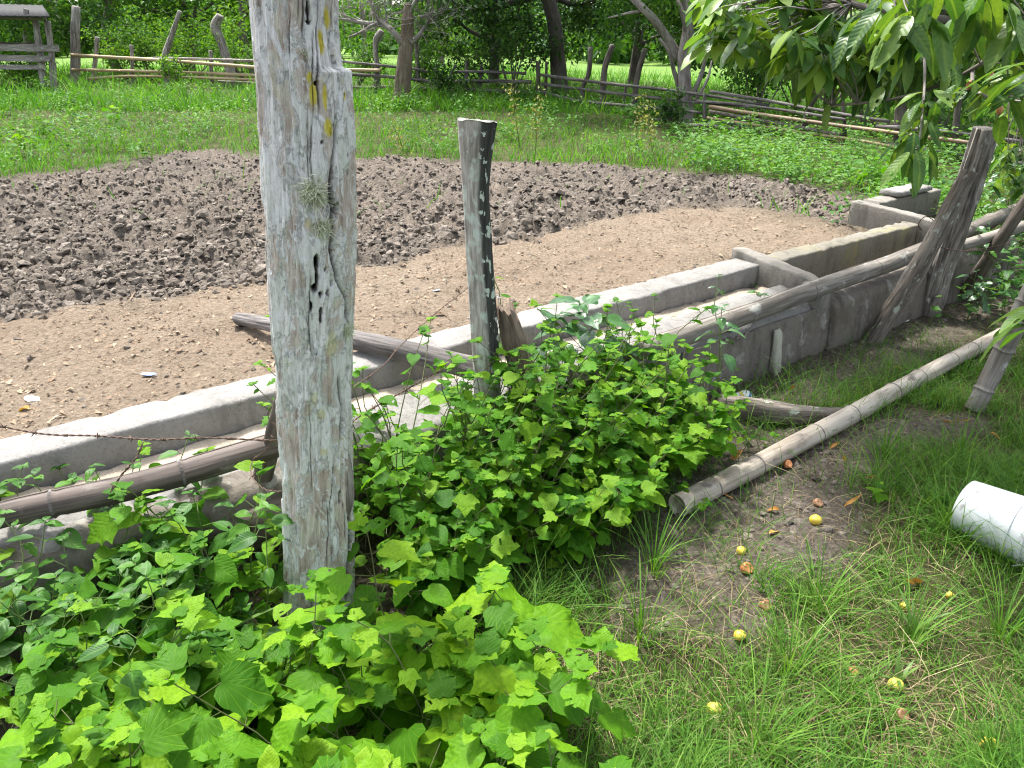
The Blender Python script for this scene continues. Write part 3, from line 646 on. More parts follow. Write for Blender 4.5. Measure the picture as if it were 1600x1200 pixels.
def bamboo(name, P, r, mat, label, nodes, hollow=None, n=160, seg=18, crack=False, s=1, group=None):
    P = smoothpath(P, n); L = np.r_[0, np.cumsum(np.linalg.norm(np.diff(P, axis=0), axis=1))]; u = L / L[-1]
    rr = np.interp(u, np.linspace(0, 1, len(r)), r)
    for k in nodes: rr = rr * (1 + .10 * np.exp(-((u - k) * L[-1] / .007) ** 2) - .05 * np.exp(-((u - k) * L[-1] / .012 - 1.3) ** 2))
    root = empty(name, P[0], label, 'bamboo', group); mb = MB(); tube(mb, P, rr, seg, .03, s, cap=hollow is None)
    if hollow is not None:
        T, X, Y = frames(P); a = np.linspace(0, 2 * np.pi, seg, endpoint=False); ring = lambda c, q: c + q * (np.cos(a)[:, None] * X[0] + np.sin(a)[:, None] * Y[0])
        rg = (1 + .03 * rng.normal(size=seg))[:, None]
        a0, a1, a2 = P[0] + (ring(P[0], rr[0]) - P[0]) * rg, P[0] + (ring(P[0], rr[0] * .82) - P[0]) * rg, ring(P[0] + T[0] * .16, rr[0] * .78)
        V = np.vstack([a0, a1, a2, [P[0] + T[0] * .16]]); j = np.arange(seg); j2 = (j + 1) % seg
        q = np.vstack([np.stack([k * seg + j2, k * seg + j, (k + 1) * seg + j, (k + 1) * seg + j2], 1) for k in range(2)])
        mb.add(V, q, np.stack([np.full(seg, 3 * seg), 2 * seg + j2, 2 * seg + j], 1))
        e = (n - 1) * seg; mb.add(np.vstack([mb.v[0][e:e + seg], P[-1:]]), None, np.stack([np.full(seg, seg), j, j2], 1))
    obj('culm', mb.mesh('culm', mat, True, P[0]), root)
    T, X, Y = frames(P)
    for k in nodes:   # the dark ridge at each joint
        i0 = int(np.argmin(abs(u - k))); q = MB(); tube(q, np.array([P[i0] - T[i0] * .004, P[i0], P[i0] + T[i0] * .004]), np.array([.99, 1.07, .99]) * rr[i0], seg, cap=False)
        obj('node_ring', q.mesh('node_ring', M['bamb_grey'] if mat != M['bamb_dark'] else M['rail'], True, P[0]), root)
    if crack:
        q = MB(); c = P[6:-4] + np.array([0, 0, 1.]) * (rr[6:-4] * .93)[:, None] + np.array([ND[0], ND[1], 0]) * (.012 * fbm(L[6:-4] * 3, L[6:-4] * 0, 0, 2, 9))[:, None] - np.array([ND[0], ND[1], 0]) * .012
        tube(q, c, .0035, 5, 0); obj('split', q.mesh('split', M['rot'], True, P[0]), root)
    return root
def on_wall(px, py, z=.415): return G(px, py, z)
bamboo('bamboo_pole', [G(-160, 858, .42), G(0, 806, .42), G(220, 757, .43), G(437, 694, .44)], [.034, .038, .040], M['bamb_dark'], 'dark brown split bamboo pole on the trough edge left of the lichen post', [.08, .36, .70], crack=True, s=4)
bamboo('bamboo_pole', [G(900, 592, .365), G(975, 556, .37), G(1120, 508, .375), G(1290, 446, .39), G(1420, 400, .41), G(1590, 327, .50), G(1700, 280, .56)], [.046, .050, .052, .048, .044], M['bamb_grey'],
       'long grey bamboo pole resting along the trough wall to the right', [.06, .17, .29, .40, .52, .66, .80], s=6, crack=True)
LB = [G(1058, 790, .045), G(1200, 718, .045), G(1400, 610, .05), G(1500, 556, .05), G(1640, 485, .05)]
bamboo('bamboo_pole', LB, [.043, .044, .041, .038], M['bamb_pale'], 'pale hollow bamboo pole lying on the ground in the open grass', [.055, .135, .25, .335, .44, .515, .62, .69, .80], hollow=True, s=8)
bamboo('bamboo_stake', [G(1522, 640, 0), DD(1562, 560, 3.62), DD(1600, 480, 3.5), DD(1660, 360, 3.4)], [.042, .044, .042], M['bamb_grey'], 'slanting bamboo stake planted in the grass at the right edge', [.12, .36, .62, .85], s=10)
bamboo('bamboo_pole', [G(1500, 385, .45), G(1580, 360, .5), G(1680, 325, .5)], [.035, .035], M['bamb_grey'], 'short bamboo pole end behind the leaning posts at the right edge', [.4], s=12)

# leaning posts at the right
pole_thing('leaning_post', [G(1445, 496, -.02), DD(1490, 360, 4.75), DD(1542, 200, 4.45)], [.082, .076, .070], M['greyp'], 'thick pale cracked post with dark hollows leaning right by the tank', 'post', 150, 64, .30, 21)
pole_thing('leaning_pole', [G(1358, 541, -.02), DD(1440, 410, 4.35), DD(1515, 268, 4.2)], [.054, .05, .046], M['grey'], 'brown rough pole propped against the pale leaning post', 'pole', 120, 44, .26, 23)
pole_thing('leaning_pole', [G(1500, 470, .0), DD(1560, 380, 4.9), DD(1625, 280, 4.7)], [.045, .04, .035], M['rot'], 'thin dark pole in the shade behind the pale leaning post', 'pole', 40, 14, .15, 25)
pole_thing('old_log', [G(1122, 632, .06), G(1180, 640, .06), G(1250, 648, .05), G(1335, 645, .04)], [.055, .06, .042, .022], M['grey'], 'short dark log lying on the ground below the trough buttress', 'log', 40, 16, .2, 27)
pole_thing('rotten_log', [G(250, 870, .14), G(340, 838, .16), G(450, 806, .18), G(560, 770, .18)], [.07, .085, .08, .06], M['rot'], 'rotten dark log half hidden by weeds left of the lichen post', 'log', 50, 18, .25, 29)
pole_thing('dead_stake', [G(395, 850, .0), DD(405, 770, 2.55), DD(425, 690, 2.42), DD(441, 610, 2.32)], [.042, .036, .028, .018], M['rot'], 'dark crooked stake wrapped in barbed wire left of the lichen post', 'stake', 40, 14, .2, 31)
pole_thing('hidden_pole', [G(860, 640, .30), G(960, 600, .30), G(1010, 590, .30)], [.025, .028, .024], M['rail'], 'thin grey pole end showing among the leaves of the middle bush', 'pole', 24, 10, .1, 33)

def barbed(P, mat, label, step=.09, r=.0016, n=None):
    C = smoothpath(P, n or 140); L = np.r_[0, np.cumsum(np.linalg.norm(np.diff(C, axis=0), axis=1))]; T, X, Y = frames(C); mb = MB()
    for ph in (0, math.pi):
        a = L * 140 + ph; tube(mb, C + .0016 * (np.cos(a)[:, None] * X + np.sin(a)[:, None] * Y), r, 5)
    for s in np.arange(step * .4, L[-1], step):
        i0 = int(np.argmin(abs(L - s)))
        for q in range(2):
            d = unit(1)[0] * .013; tube(mb, np.array([C[i0] - d, C[i0] + d]), r * .9, 4)
        tube(mb, np.array([C[i0] - T[i0] * .006, C[i0] + T[i0] * .006]), r * 2.6, 6)
    o = obj('barbed_wire', mb.mesh('barbed_wire', mat, True, C[0])); o.location = C[0]; return tag(o, label, 'wire')
barbed([DD(-60, 652, 2.2), DD(60, 677, 2.2), DD(150, 681, 2.2), DD(240, 687, 2.22), DD(320, 684, 2.24), DD(415, 688, 2.28), DD(436, 688, 2.3)], M['wire'], 'rusty barbed wire strand sagging across the trough left of the lichen post')
barbed([DD(224, 690, 2.2), DD(212, 716, 2.18), DD(190, 742, 2.16), DD(172, 770, 2.14)], M['wire'], 'short loose rusty wire end hanging down onto the dark bamboo pole', .06)
barbed([DD(432, 625, 2.1), DD(419, 645, 2.12), DD(424, 660, 2.14), DD(436, 664, 2.15)], M['wire'], 'small thin wire loop at the top of the crooked stake', .08, .0009)
barbed([DD(443, 768, 2.1), DD(415, 765, 2.14), DD(394, 745, 2.2), DD(395, 720, 2.3), DD(418, 700, 2.28), DD(432, 672, 2.2)], M['wire'], 'thin barbed wire wrapped round the crooked stake beside the lichen post', .12, .0010)
barbed([DD(540, 690, 2.25), DD(556, 655, 2.4), DD(640, 606, 2.7), DD(728, 555, 3.0)], M['wire'], 'rusty barbed wire strand slanting up to the slim grey post below the dark pole', .2)
barbed([DD(553, 605, 2.25), DD(600, 570, 2.5), DD(626, 540, 2.7), DD(680, 490, 2.9), DD(735, 447, 3.05)], M['wire'], 'thin rusty wire crossing above the dark pole to the slim grey post', .3, .0011)
barbed([DD(731, 497, 3.0), DD(760, 495, 2.93), DD(777, 494, 2.98), DD(781, 480, 3.0), DD(777, 460, 3.0)], M['wiresilver'], 'silver wire twisted round the slim grey post', .03, .0011)
barbed([DD(1440, 360, 4.5), DD(1435, 350, 4.4), DD(1448, 338, 4.35), DD(1465, 352, 4.4), DD(1475, 372, 4.4), DD(1455, 380, 4.35), DD(1510, 392, 4.5), DD(1600, 375, 4.6)], M['wire'], 'wire looped round the leaning posts beside the tank', .2, .0016)

# ------------------------------------------------------------------ bucket, can, fruit, dead leaves, scraps
def bucket():
    a = G(1506, 790, .105); b = G(1673, 860, .11); ax = b - a; ax[2] = .01; ax /= np.linalg.norm(ax); K = .76
    prof = [(0, 0), (0, .118), (.006, .128), (.05, .131), (.225, .142), (.226, .150), (.245, .151), (.246, .145), (.29, .147), (.291, .153), (.312, .154), (.313, .148), (.35, .150), (.351, .157), (.362, .157), (.362, .145), (.03, .124), (.02, 0)]
    x = np.cross(ax, [0, 0, 1]); x /= np.linalg.norm(x); z = np.cross(x, ax); seg = 48; th = np.linspace(0, 2 * np.pi, seg, endpoint=False); V = []
    for s, r in prof: V.append(a + ax * s * K + r * K * (np.cos(th)[:, None] * x + np.sin(th)[:, None] * z))
    V = np.concatenate(V); k = len(prof); i = np.arange(k - 1)[:, None] * seg; j = np.arange(seg)[None]; q = np.stack([i + j, i + (j + 1) % seg, i + seg + (j + 1) % seg, i + seg + j], -1).reshape(-1, 4)
    m, t, bs, _ = newmat('white_plastic'); c = coords(t, 'obj'); n1 = noise(t, c, 22, 6, .65); n2 = noise(t, c, 5, 4)
    col = mixc(t, mul(t, mask(t, n1, .60, .70), .75), (.58, .60, .61), (.24, .20, .17)); col = mixc(t, mul(t, mask(t, n2, .5, .75), .3), col, (.5, .49, .45))
    t.links.new(col, bs.inputs['Base Color']); bs.inputs['Roughness'].default_value = .45
    root = empty('bucket', a, 'white plastic bucket lying on its side in the grass', 'bucket'); me = mesh('pail', V - a, q, m); o = obj('pail', me, root)
    o.modifiers.new('edge', 'EDGE_SPLIT').split_angle = R(40)
    hb = []   # wire bail folded along the rim
    for s in np.linspace(-1, 1, 24): hb.append(a + (ax * (.30 + .16 * (1 - s * s)) + x * (.158 * s) + z * (.158 * math.sqrt(max(0, 1 - s * s)) * .25 - .1)) * K)
    mb = MB(); tube(mb, np.array(hb), .0022, 6); obj('handle', mb.mesh('handle', M['wiresilver'], True, a), root)
bucket()
def can():
    p = G(1158, 622, .035); m, t, bs, _ = newmat('printed_can'); c = coords(t, 'obj'); x = nd(t, 'SeparateXYZ'); t.links.new(c, x.inputs[0])
    wv = mul(t, mul(t, mul(t, x.outputs[0], 95.), mul(t, x.outputs[2], 70.), 'ADD'), 0, 'SINE'); w2 = mul(t, mul(t, mul(t, x.outputs[0], 60.), mul(t, x.outputs[2], -45.), 'ADD'), 0, 'SINE')
    col = mixc(t, mask(t, wv, .75, .85), (.75, .77, .78), (.62, .50, .06)); col = mixc(t, mask(t, w2, .8, .86), col, (.05, .16, .42))
    t.links.new(col, bs.inputs['Base Color']); bs.inputs['Roughness'].default_value = .35
    P = np.array([[0, 0, 0]] * 9) + np.linspace(-.05, .05, 9)[:, None] * np.array([.86, .45, .1]); mb = MB(); tube(mb, P, np.array([.022, .031, .033, .032, .033, .033, .032, .031, .024]), 22, .05, 3)
    o = obj('crushed_can', mb.mesh('crushed_can', m)); o.location = p; tag(o, 'small white can with yellow and blue bands by the trough foot', 'can')
can()
def fruit_mat(name, a, b, c_):
    m, t, bs, _ = newmat(name); c = coords(t, 'obj'); col = ramp(t, noise(t, c, 45, 5), [(.35, a), (.55, b), (.7, c_)]); col = mixc(t, mask(t, noise(t, c, 120, 3), .66, .7), col, (.10, .06, .02))
    t.links.new(col, bs.inputs['Base Color']); bs.inputs['Roughness'].default_value = .5; return m
FM = {'y': fruit_mat('yellow_fruit_skin', (.50, .34, .03), (.66, .50, .06), (.70, .58, .16)), 'o': fruit_mat('rotting_fruit', (.22, .07, .02), (.50, .20, .07), (.62, .34, .16)),
      'g': fruit_mat('green_yellow_fruit_skin', (.35, .32, .04), (.52, .46, .07), (.60, .53, .14)), 'b': fruit_mat('browned_fruit', (.16, .075, .03), (.34, .18, .09), (.50, .33, .2))}
def gz1(x, y): return float(ground_z(np.array([x]), np.array([y]))[0][0])
for k, (px, py, r, kind, lab) in enumerate([
        (1273, 821, .026, 'y', 'whole yellow fruit alone on the bare soil between the bamboo pole and the grass'), (1167, 891, .026, 'o', 'orange rotten fruit with dark hollows on the grey bare soil'),
        (1158, 863, .020, 'y', 'small pale yellow fruit half just above the orange rotten fruit'), (1155, 1000, .021, 'y', 'yellow fruit half at the edge of the grey bare patch'),
        (1117, 1108, .025, 'g', 'yellow spotted fruit in the grass nearest the lobed leaves'), (1335, 1043, .018, 'o', 'small reddish orange fruit piece deep in the grass'),
        (1400, 1069, .024, 'g', 'yellow green fruit in the grass right of the reddish piece'), (1410, 1116, .022, 'b', 'brown rotting fruit below the yellow green one'),
        (1545, 1168, .026, 'y', 'yellow fruit in the grass of the lower right corner'), (1196, 948, .022, 'b', 'tan rotting fruit at the top of a grass tuft beside the grey soil'),
        (1416, 941, .018, 'y', 'small yellow fruit behind the broad grass blades'), (1486, 925, .016, 'y', 'tiny yellow fruit in the tall grass below the bucket'),
        (1231, 727, .022, 'o', 'orange fruit touching the underside of the pale bamboo pole'), (1278, 787, .022, 'b', 'pale brown flattened fruit above the whole yellow one'), (1546, 1182, .018, 'o', 'orange fruit against the corner yellow fruit')]):
    r *= .85; p = G(px, py, .02); p[2] = gz1(p[0], p[1]) + r * .55; v, f = blob(40 + k, 3); rn = np.linalg.norm(v / [1, .85, .62], axis=1)[:, None]; v = v / [1, .85, .62]
    v = v / rn * (1 + .22 * (rn - 1)) * [1, .95, .9]
    if kind in 'ob':
        d0 = np.array([.3, -.6, .7]); d0 /= np.linalg.norm(d0); q = v @ d0; v = v - d0[None] * (np.clip(q - .45, 0, 1) * 1.1)[:, None] * (1 + .4 * fbm(v[:, 0] * 5, v[:, 1] * 5, v[:, 2] * 5, 2, k))[:, None]
    o = obj('fallen_fruit', mesh('fallen_fruit', v * r, f, FM[kind])); o.location = p; tag(o, lab, 'fruit', 'fruit fallen on the grass')

# leaf templates -----------------------------------------------------
def leaf_grid(outline, cols=2, droop=.25, fold=.12, wave=.02, seed=1, twist=0.):
    """outline: half outline [(x,y)..] base to tip with midrib row for each point; leaf length 1 along +y"""
    o = np.array(outline, float); n = len(o); my = np.clip(np.linspace(0, 1, n) * o[-1, 1], 0, None); V = []
    for k in range(n):
        for c in range(-cols, cols + 1):
            s = abs(c) / cols; x = np.sign(c) * o[k, 0] * s; y = my[k] * (1 - s) + o[k, 1] * s; V.append((x, y))
    V = np.array(V); x, y = V[:, 0], V[:, 1]
    z = -droop * np.clip(y, 0, None) ** 2 - droop * .5 * x * x + fold * np.abs(x) + wave * np.sin(x * 11 + seed) * np.sin(y * 9 + seed * 2) * 1.2 + wave * vn(x * 4, y * 4, 0, seed)
    x = x + twist * y * y; W = 2 * cols + 1; q = []
    for k in range(n - 1):
        for c in range(W - 1): q.append([k * W + c, k * W + c + 1, (k + 1) * W + c + 1, (k + 1) * W + c])
    return np.stack([x, y, z], 1), np.array(q)
LOBED = [(0, 0), (.12, -.07), (.28, -.06), (.40, .05), (.455, .18), (.46, .32), (.50, .44), (.60, .63), (.47, .60), (.38, .60), (.285, .62), (.26, .72), (.25, .80), (.17, .84), (.10, .94), (0, 1.09)]
LOBED2 = [(0, 0), (.12, -.06), (.28, -.05), (.40, .05), (.47, .16), (.55, .27), (.66, .40), (.50, .43), (.42, .47), (.40, .56), (.44, .70), (.33, .69), (.25, .74), (.17, .85), (.09, .95), (0, 1.06)]
LOBED3 = [(0, 0), (.13, -.07), (.29, -.06), (.42, .06), (.455, .13), (.475, .20), (.465, .28), (.49, .36), (.49, .46), (.56, .62), (.45, .60), (.36, .65), (.31, .76), (.22, .80), (.13, .90), (0, 1.06)]
HEART = [(0, 0), (.14, -.08), (.30, -.06), (.40, .06), (.445, .20), (.43, .36), (.40, .48), (.33, .62), (.24, .75), (.13, .89), (0, 1.02)]
OVATE = [(0, 0), (.10, .03), (.20, .11), (.275, .23), (.30, .37), (.29, .50), (.24, .65), (.16, .80), (.07, .92), (0, 1.03)]
LONG = [(0, 0), (.055, .04), (.115, .13), (.155, .25), (.175, .40), (.178, .55), (.16, .70), (.12, .83), (.06, .94), (0, 1.02)]
def leafset(name, outs, mat, droops, fold, wave, cols=2):
    out = []
    for k, (o, d) in enumerate([(o, d) for o in outs for d in droops]):
        v, q = leaf_grid(o, cols, d, fold, wave, k + 1, .1 * math.sin(k * 2.3)); out.append(mesh(name, v, q, mat))
        if cols == 2 and mat is not M['dryleaf']:      # the same leaf eaten by insects
            W = 4; r_ = np.random.default_rng(k); cut = {int(r_.integers(2, len(o) - 2)) * W + (0 if r_.random() < .5 else 3), int(r_.integers(2, len(o) - 3)) * W + int(r_.integers(0, 4))}
            out.append(mesh(name, v, np.array([c for i_, c in enumerate(q) if i_ not in cut]), mat))
    return out
M['lobed'] = leafmat('lobed_leaf', (.05, .165, .008), (.14, .34, .010), (.26, .45, .018), 'obj', .52, .55, 'palm', .18)
M['heart'] = leafmat('heart_leaf', (.035, .135, .008), (.10, .275, .010), (.22, .40, .02), 'obj', .52, .55, 'palm', .18)
M['ovate'] = leafmat('ovate_leaf', (.025, .095, .012), (.05, .16, .015), (.105, .25, .025), 'obj', .40, .45, 'pin', .25)
M['glossy'] = leafmat('glossy_leaf', (.03, .09, .03), (.055, .145, .045), (.10, .22, .07), 'obj', .25, .28, 'pin', .5)
M['mango'] = leafmat('tree_leaf', (.035, .10, .024), (.075, .175, .035), (.19, .30, .045), 'obj', .40, .40, 'pin', .4)
M['dryleaf'] = leafmat('dry_leaf', (.30, .13, .03), (.42, .22, .06), (.50, .34, .10), 'obj', .2, .7, 'pin', .2)
M['stem'] = flat('green_stem', (.10, .15, .035), .6); M['stemr'] = flat('reddish_stem', (.085, .10, .03), .6)
LS = {'lobed': leafset('leaf', [LOBED, LOBED3, HEART, LOBED3, LOBED3], M['lobed'], (.10, .34), .10, .04), 'heart': leafset('leaf', [HEART, LOBED2, HEART], M['heart'], (.12, .32), .12, .03),
      'ovate': leafset('leaf', [OVATE], M['ovate'], (.1, .25, .4), .2, .02), 'glossy': leafset('leaf', [OVATE], M['glossy'], (.15, .3, .45), .2, .03), 'mango': leafset('leaf', [LONG], M['mango'], (.08, .22, .36, .5), .22, .016),
      'dry': leafset('leaf', [LONG, OVATE], M['dryleaf'], (.3, -.5), .5, .05)}
def place_leaf(me, parent, pos, d, nrm, s, name='leaf'):
    o = bpy.data.objects.new(name, me); COL.objects.link(o); o.parent = parent
    d = np.asarray(d, float); m_ = rot_from(d[None], np.asarray(nrm, float)[None])[0] * s
    o.matrix_basis = Matrix(((*m_[0], pos[0]), (*m_[1], pos[1]), (*m_[2], pos[2]), (0, 0, 0, 1))); return o
def plant(base, h, nst, nleaf, kind, size, lean, label, group, name='leafy_weed', stemmat='stem', bare=.25, tipsmall=.45):
    root = empty(name, base, label, 'plant', group); mb = MB(); ms = LS[kind]
    for s in range(nst):
        a = rng.uniform(0, 2 * np.pi); ln = rng.uniform(.25, 1) * lean; hh = h * rng.uniform(.75, 1.1)
        o0 = np.array([math.cos(a), math.sin(a), 0]) * .02
        C = smoothpath([o0, o0 + [ln * hh * .35 * math.cos(a) + rng.normal(0, .05) * hh, ln * hh * .35 * math.sin(a) + rng.normal(0, .05) * hh, hh * .5], o0 + [ln * hh * .75 * math.cos(a + .2) + rng.normal(0, .05) * hh, ln * hh * .75 * math.sin(a + .2), hh * .8], o0 + [ln * hh * math.cos(a + .3), ln * hh * math.sin(a + .3), hh]], 12)
        tube(mb, C, np.linspace(.0028, .0011, 12) * (h / .4) ** .5, 5); ph = rng.uniform(0, 6.28)
        for k in range(nleaf):
            u = bare + (1 - bare) * ((k + .5) / nleaf) ** .85; f = u * 11; i0 = min(int(f), 10); p = C[i0] + (C[i0 + 1] - C[i0]) * (f - i0)
            az = ph + k * 2.4 + rng.normal(0, .3); top = ss(.72, 1., u); sz = size * rng.uniform(.55, 1.2) * (1 - tipsmall * float(top))
            el = .55 - .25 * (1 - u) + .35 * float(top); pl = sz * rng.uniform(.35, .8) * (1 - .5 * float(top))
            pd = np.array([math.cos(az) * math.cos(el), math.sin(az) * math.cos(el), math.sin(el)]); e = p + pd * pl
            tube(mb, np.array([p, p + pd * pl * .5, e]), .0012, 4, cap=False)
            dr = rng.uniform(-.55, .1) + .35 * float(top); d = np.array([math.cos(az) * math.cos(dr), math.sin(az) * math.cos(dr), math.sin(dr)])
            place_leaf(ms[rng.integers(len(ms))], root, e, d, np.array([rng.normal(0, .28), rng.normal(0, .28) - .12, 1.]), sz)
        for k in range(3):   # young leaves at the tip
            az = ph + 2.1 * k; dr = rng.uniform(-.1, .7); place_leaf(ms[rng.integers(len(ms))], root, C[-1] - (0, 0, .004 * k), np.array([math.cos(az) * math.cos(dr), math.sin(az) * math.cos(dr), math.sin(dr)]), np.array([-math.cos(az) * .3, -math.sin(az) * .3, 1.]), size * rng.uniform(.28, .55))
    obj('stem', mb.mesh('stem', M[stemmat]), root); return root
def poly_points(px, z, n, mind, seed=1):
    P = px_poly(px, z); r_ = np.random.default_rng(seed); lo, hi = P.min(0), P.max(0); out = []
    for k in range(40000):
        q = r_.uniform(lo, hi)
        if inpoly(q[0], q[1], P) and all((q[0] - o[0]) ** 2 + (q[1] - o[1]) ** 2 > mind * mind for o in out):
            out.append(q)
            if len(out) >= n: break
    return out
BP = np.array([-.55, 1.86])
# A: big bright lobed leaves in the bottom left half
for q in poly_points([(-120, 1130), (60, 1070), (260, 1010), (350, 965), (425, 985), (440, 1075), (570, 1070), (600, 965), (660, 950), (800, 965), (890, 1035), (925, 1105), (850, 1195), (720, 1330), (-120, 1340)], .30, 72, .095, 3):
    if np.hypot(*(q - BP)) < .14: continue
    px_ = 800 + F * q[0] / (q[1] * CP + (H - .3) * SP); nearp = px_ > 560
    lab = ('bright lobed-leaf weed in the patch spreading onto the grass right of the lichen post foot' if nearp else 'bright lobed-leaf weed in the crowded patch along the lower left edge' if px_ < 330 else 'bright lobed-leaf weed crowding the foot of the lichen post')
    plant((q[0], q[1], 0), rng.uniform(.20, .44), 2, 6, 'lobed', rng.uniform(.065, .13), .6, lab, 'lobed weeds around the lichen post' + (' right' if nearp else ' left' if px_ < 330 else ''), stemmat='stemr')
for k, (px, py) in enumerate([(440, 1085), (485, 1100), (530, 1095), (575, 1080), (410, 1060), (600, 1040), (510, 1130)]):
    plant(G(px, py, 0), rng.uniform(.13, .19), 2, 6, 'lobed', rng.uniform(.07, .10), .6, 'low lobed-leaf weed right at the foot of the lichen post', 'low weeds at the post foot', stemmat='stemr')
# B: darker ovate and heart leaves, left of the post
for k, q in enumerate(poly_points([(-140, 860), (60, 815), (250, 815), (400, 850), (420, 960), (400, 1040), (200, 1060), (-140, 1130)], .22, 72, .09, 5)):
    if np.hypot(*(q - BP)) < .15: continue
    kd = 'ovate' if k % 3 else 'heart'
    plant((q[0], q[1], 0), rng.uniform(.26, .46) + .06 * float(ss(-1.75, -2.0, q[0] * ND[0] + q[1] * ND[1])), 2, 8, kd, rng.uniform(.065, .10), .45, 'dark green weed with oval pointed leaves between the bamboo and the lobed weeds' if kd == 'ovate' else 'mid green heart-leaved weed left of the lichen post',
          'oval-leaved weeds on the left' if kd == 'ovate' else 'heart-leaved weeds on the left')
# C: the bright bush in the middle, against the trough
for k in range(112):
    u = rng.uniform(0, 1); tt0, tt1 = to_tn(G(560, 860, .1))[0], to_tn(G(1085, 665, .1))[0]; t_ = tt0 + (tt1 - tt0) * u
    n_ = rng.uniform(-2.12, -1.50 - .22 * u); back = (-1.50 - n_) / .6; hgt = (.24 + .42 * back) * rng.uniform(.6, 1.2) * (1 - .25 * max(0, u - .8) / .2)
    q = tn(t_, n_, 0); lab = 'bright bushy weed at the left end of the bush beside the lichen post' if u < .33 else 'bright bushy weed in the middle of the bush below the slim grey post' if u < .66 else 'bright bushy weed at the right end of the bush by the bamboo pole'
    plant(q, hgt, 3, 8, 'heart', rng.uniform(.045, .088), .62, lab, 'bush weeds ' + ('left' if u < .33 else 'middle' if u < .66 else 'right'), name='bush_weed', stemmat='stemr', bare=.2)
plant(G(775, 700, 0), .80, 2, 13, 'heart', .045, .12, 'thin weed climbing up the foot of the slim grey post', None, name='climbing_weed')
plant(G(915, 690, 0), .76, 3, 10, 'glossy', .145, .26, 'dark glossy broad-leaved sapling rising above the middle bush', None, name='sapling', bare=.62, tipsmall=.25)
plant(G(1105, 665, 0), .66, 2, 9, 'glossy', .085, .35, 'leggy broad-leaved sapling at the right end of the middle bush', None, name='sapling', bare=.4)
for k, (px, py) in enumerate([(1190, 545), (1150, 560), (1520, 470), (1570, 500), (1600, 450), (1540, 430)]):
    plant(G(px, py, 0), .42 if k < 2 else .5, 2, 9, 'ovate', .075, .5, 'small weed growing at the buttress of the trough' if k < 2 else 'shaded weed under the leaning posts at the right edge', 'weeds by the buttress' if k < 2 else 'weeds under the leaning posts')
for k, (px, py, h) in enumerate([(1500, 455, .5), (1530, 440, .7), (1565, 455, .8), (1600, 470, .9), (1585, 420, 1.0), (1630, 440, 1.1), (1550, 410, .8), (1625, 500, .7), (1510, 500, .35), (1570, 505, .4), (1560, 360, 1.0), (1600, 350, 1.2), (1640, 370, 1.3), (1590, 385, 1.1), (1535, 385, .8), (1650, 410, 1.2)]):
    plant(G(px, py, 0), h, 3, 11, 'ovate' if k % 2 else 'glossy', .085, .45, 'dark leafy undergrowth plant in the shade behind the leaning posts', 'undergrowth behind the leaning posts', name='undergrowth_plant')
for px, py, lab in [(1175, 700, 'tiny seedling in the bare soil near the middle bush'), (1380, 790, 'creeping weed in front of the bucket, leftmost'), (1480, 800, 'creeping weed touching the bucket base'), (880, 885, 'pale weed at the lower right corner of the middle bush'), (1100, 800, 'small seedling beside the hollow bamboo end')]:
    plant(G(px, py, 0), .10, 2, 5, 'heart', .04, .9, lab, None)
for px, py, s, lab in [(275, 1010, .36, 'broad upright grass leaf left of the lichen post foot'), (1425, 930, .12, 'broad-bladed grass tuft in the lawn'), (1400, 1010, .10, 'low broad-bladed grass tuft near the green fruit')]:
    b = G(px, py + 60, 0); n = 3 if s > .3 else 7; a = rng.uniform(0, 6.28, n) if s < .3 else np.array([2.6, .3, 4.]); mb = MB()
    v, q, t, rn = strip_mesh(np.zeros((n, 3)) + .005 * unit(n), np.stack([np.cos(a), np.sin(a), 0 * a], 1), np.tile([0, 0, 1.], (n, 1)) + .3 * np.stack([np.cos(a), np.sin(a), 0 * a], 1), rng.uniform(.6, 1, n) * s, np.full(n, .022 if s > .3 else .013), rng.uniform(.3, .9, n), 6, rng.uniform(.3, .9, n))
    mb.add(v, q, t, None, rn); M.setdefault('blade', leafmat('grass_blade', (.045, .10, .02), (.085, .18, .03), (.16, .26, .06), 'attr', .35, .5)); o = obj('broad_grass', mb.mesh('broad_grass', M['blade'])); o.location = b; tag(o, lab, 'grass')

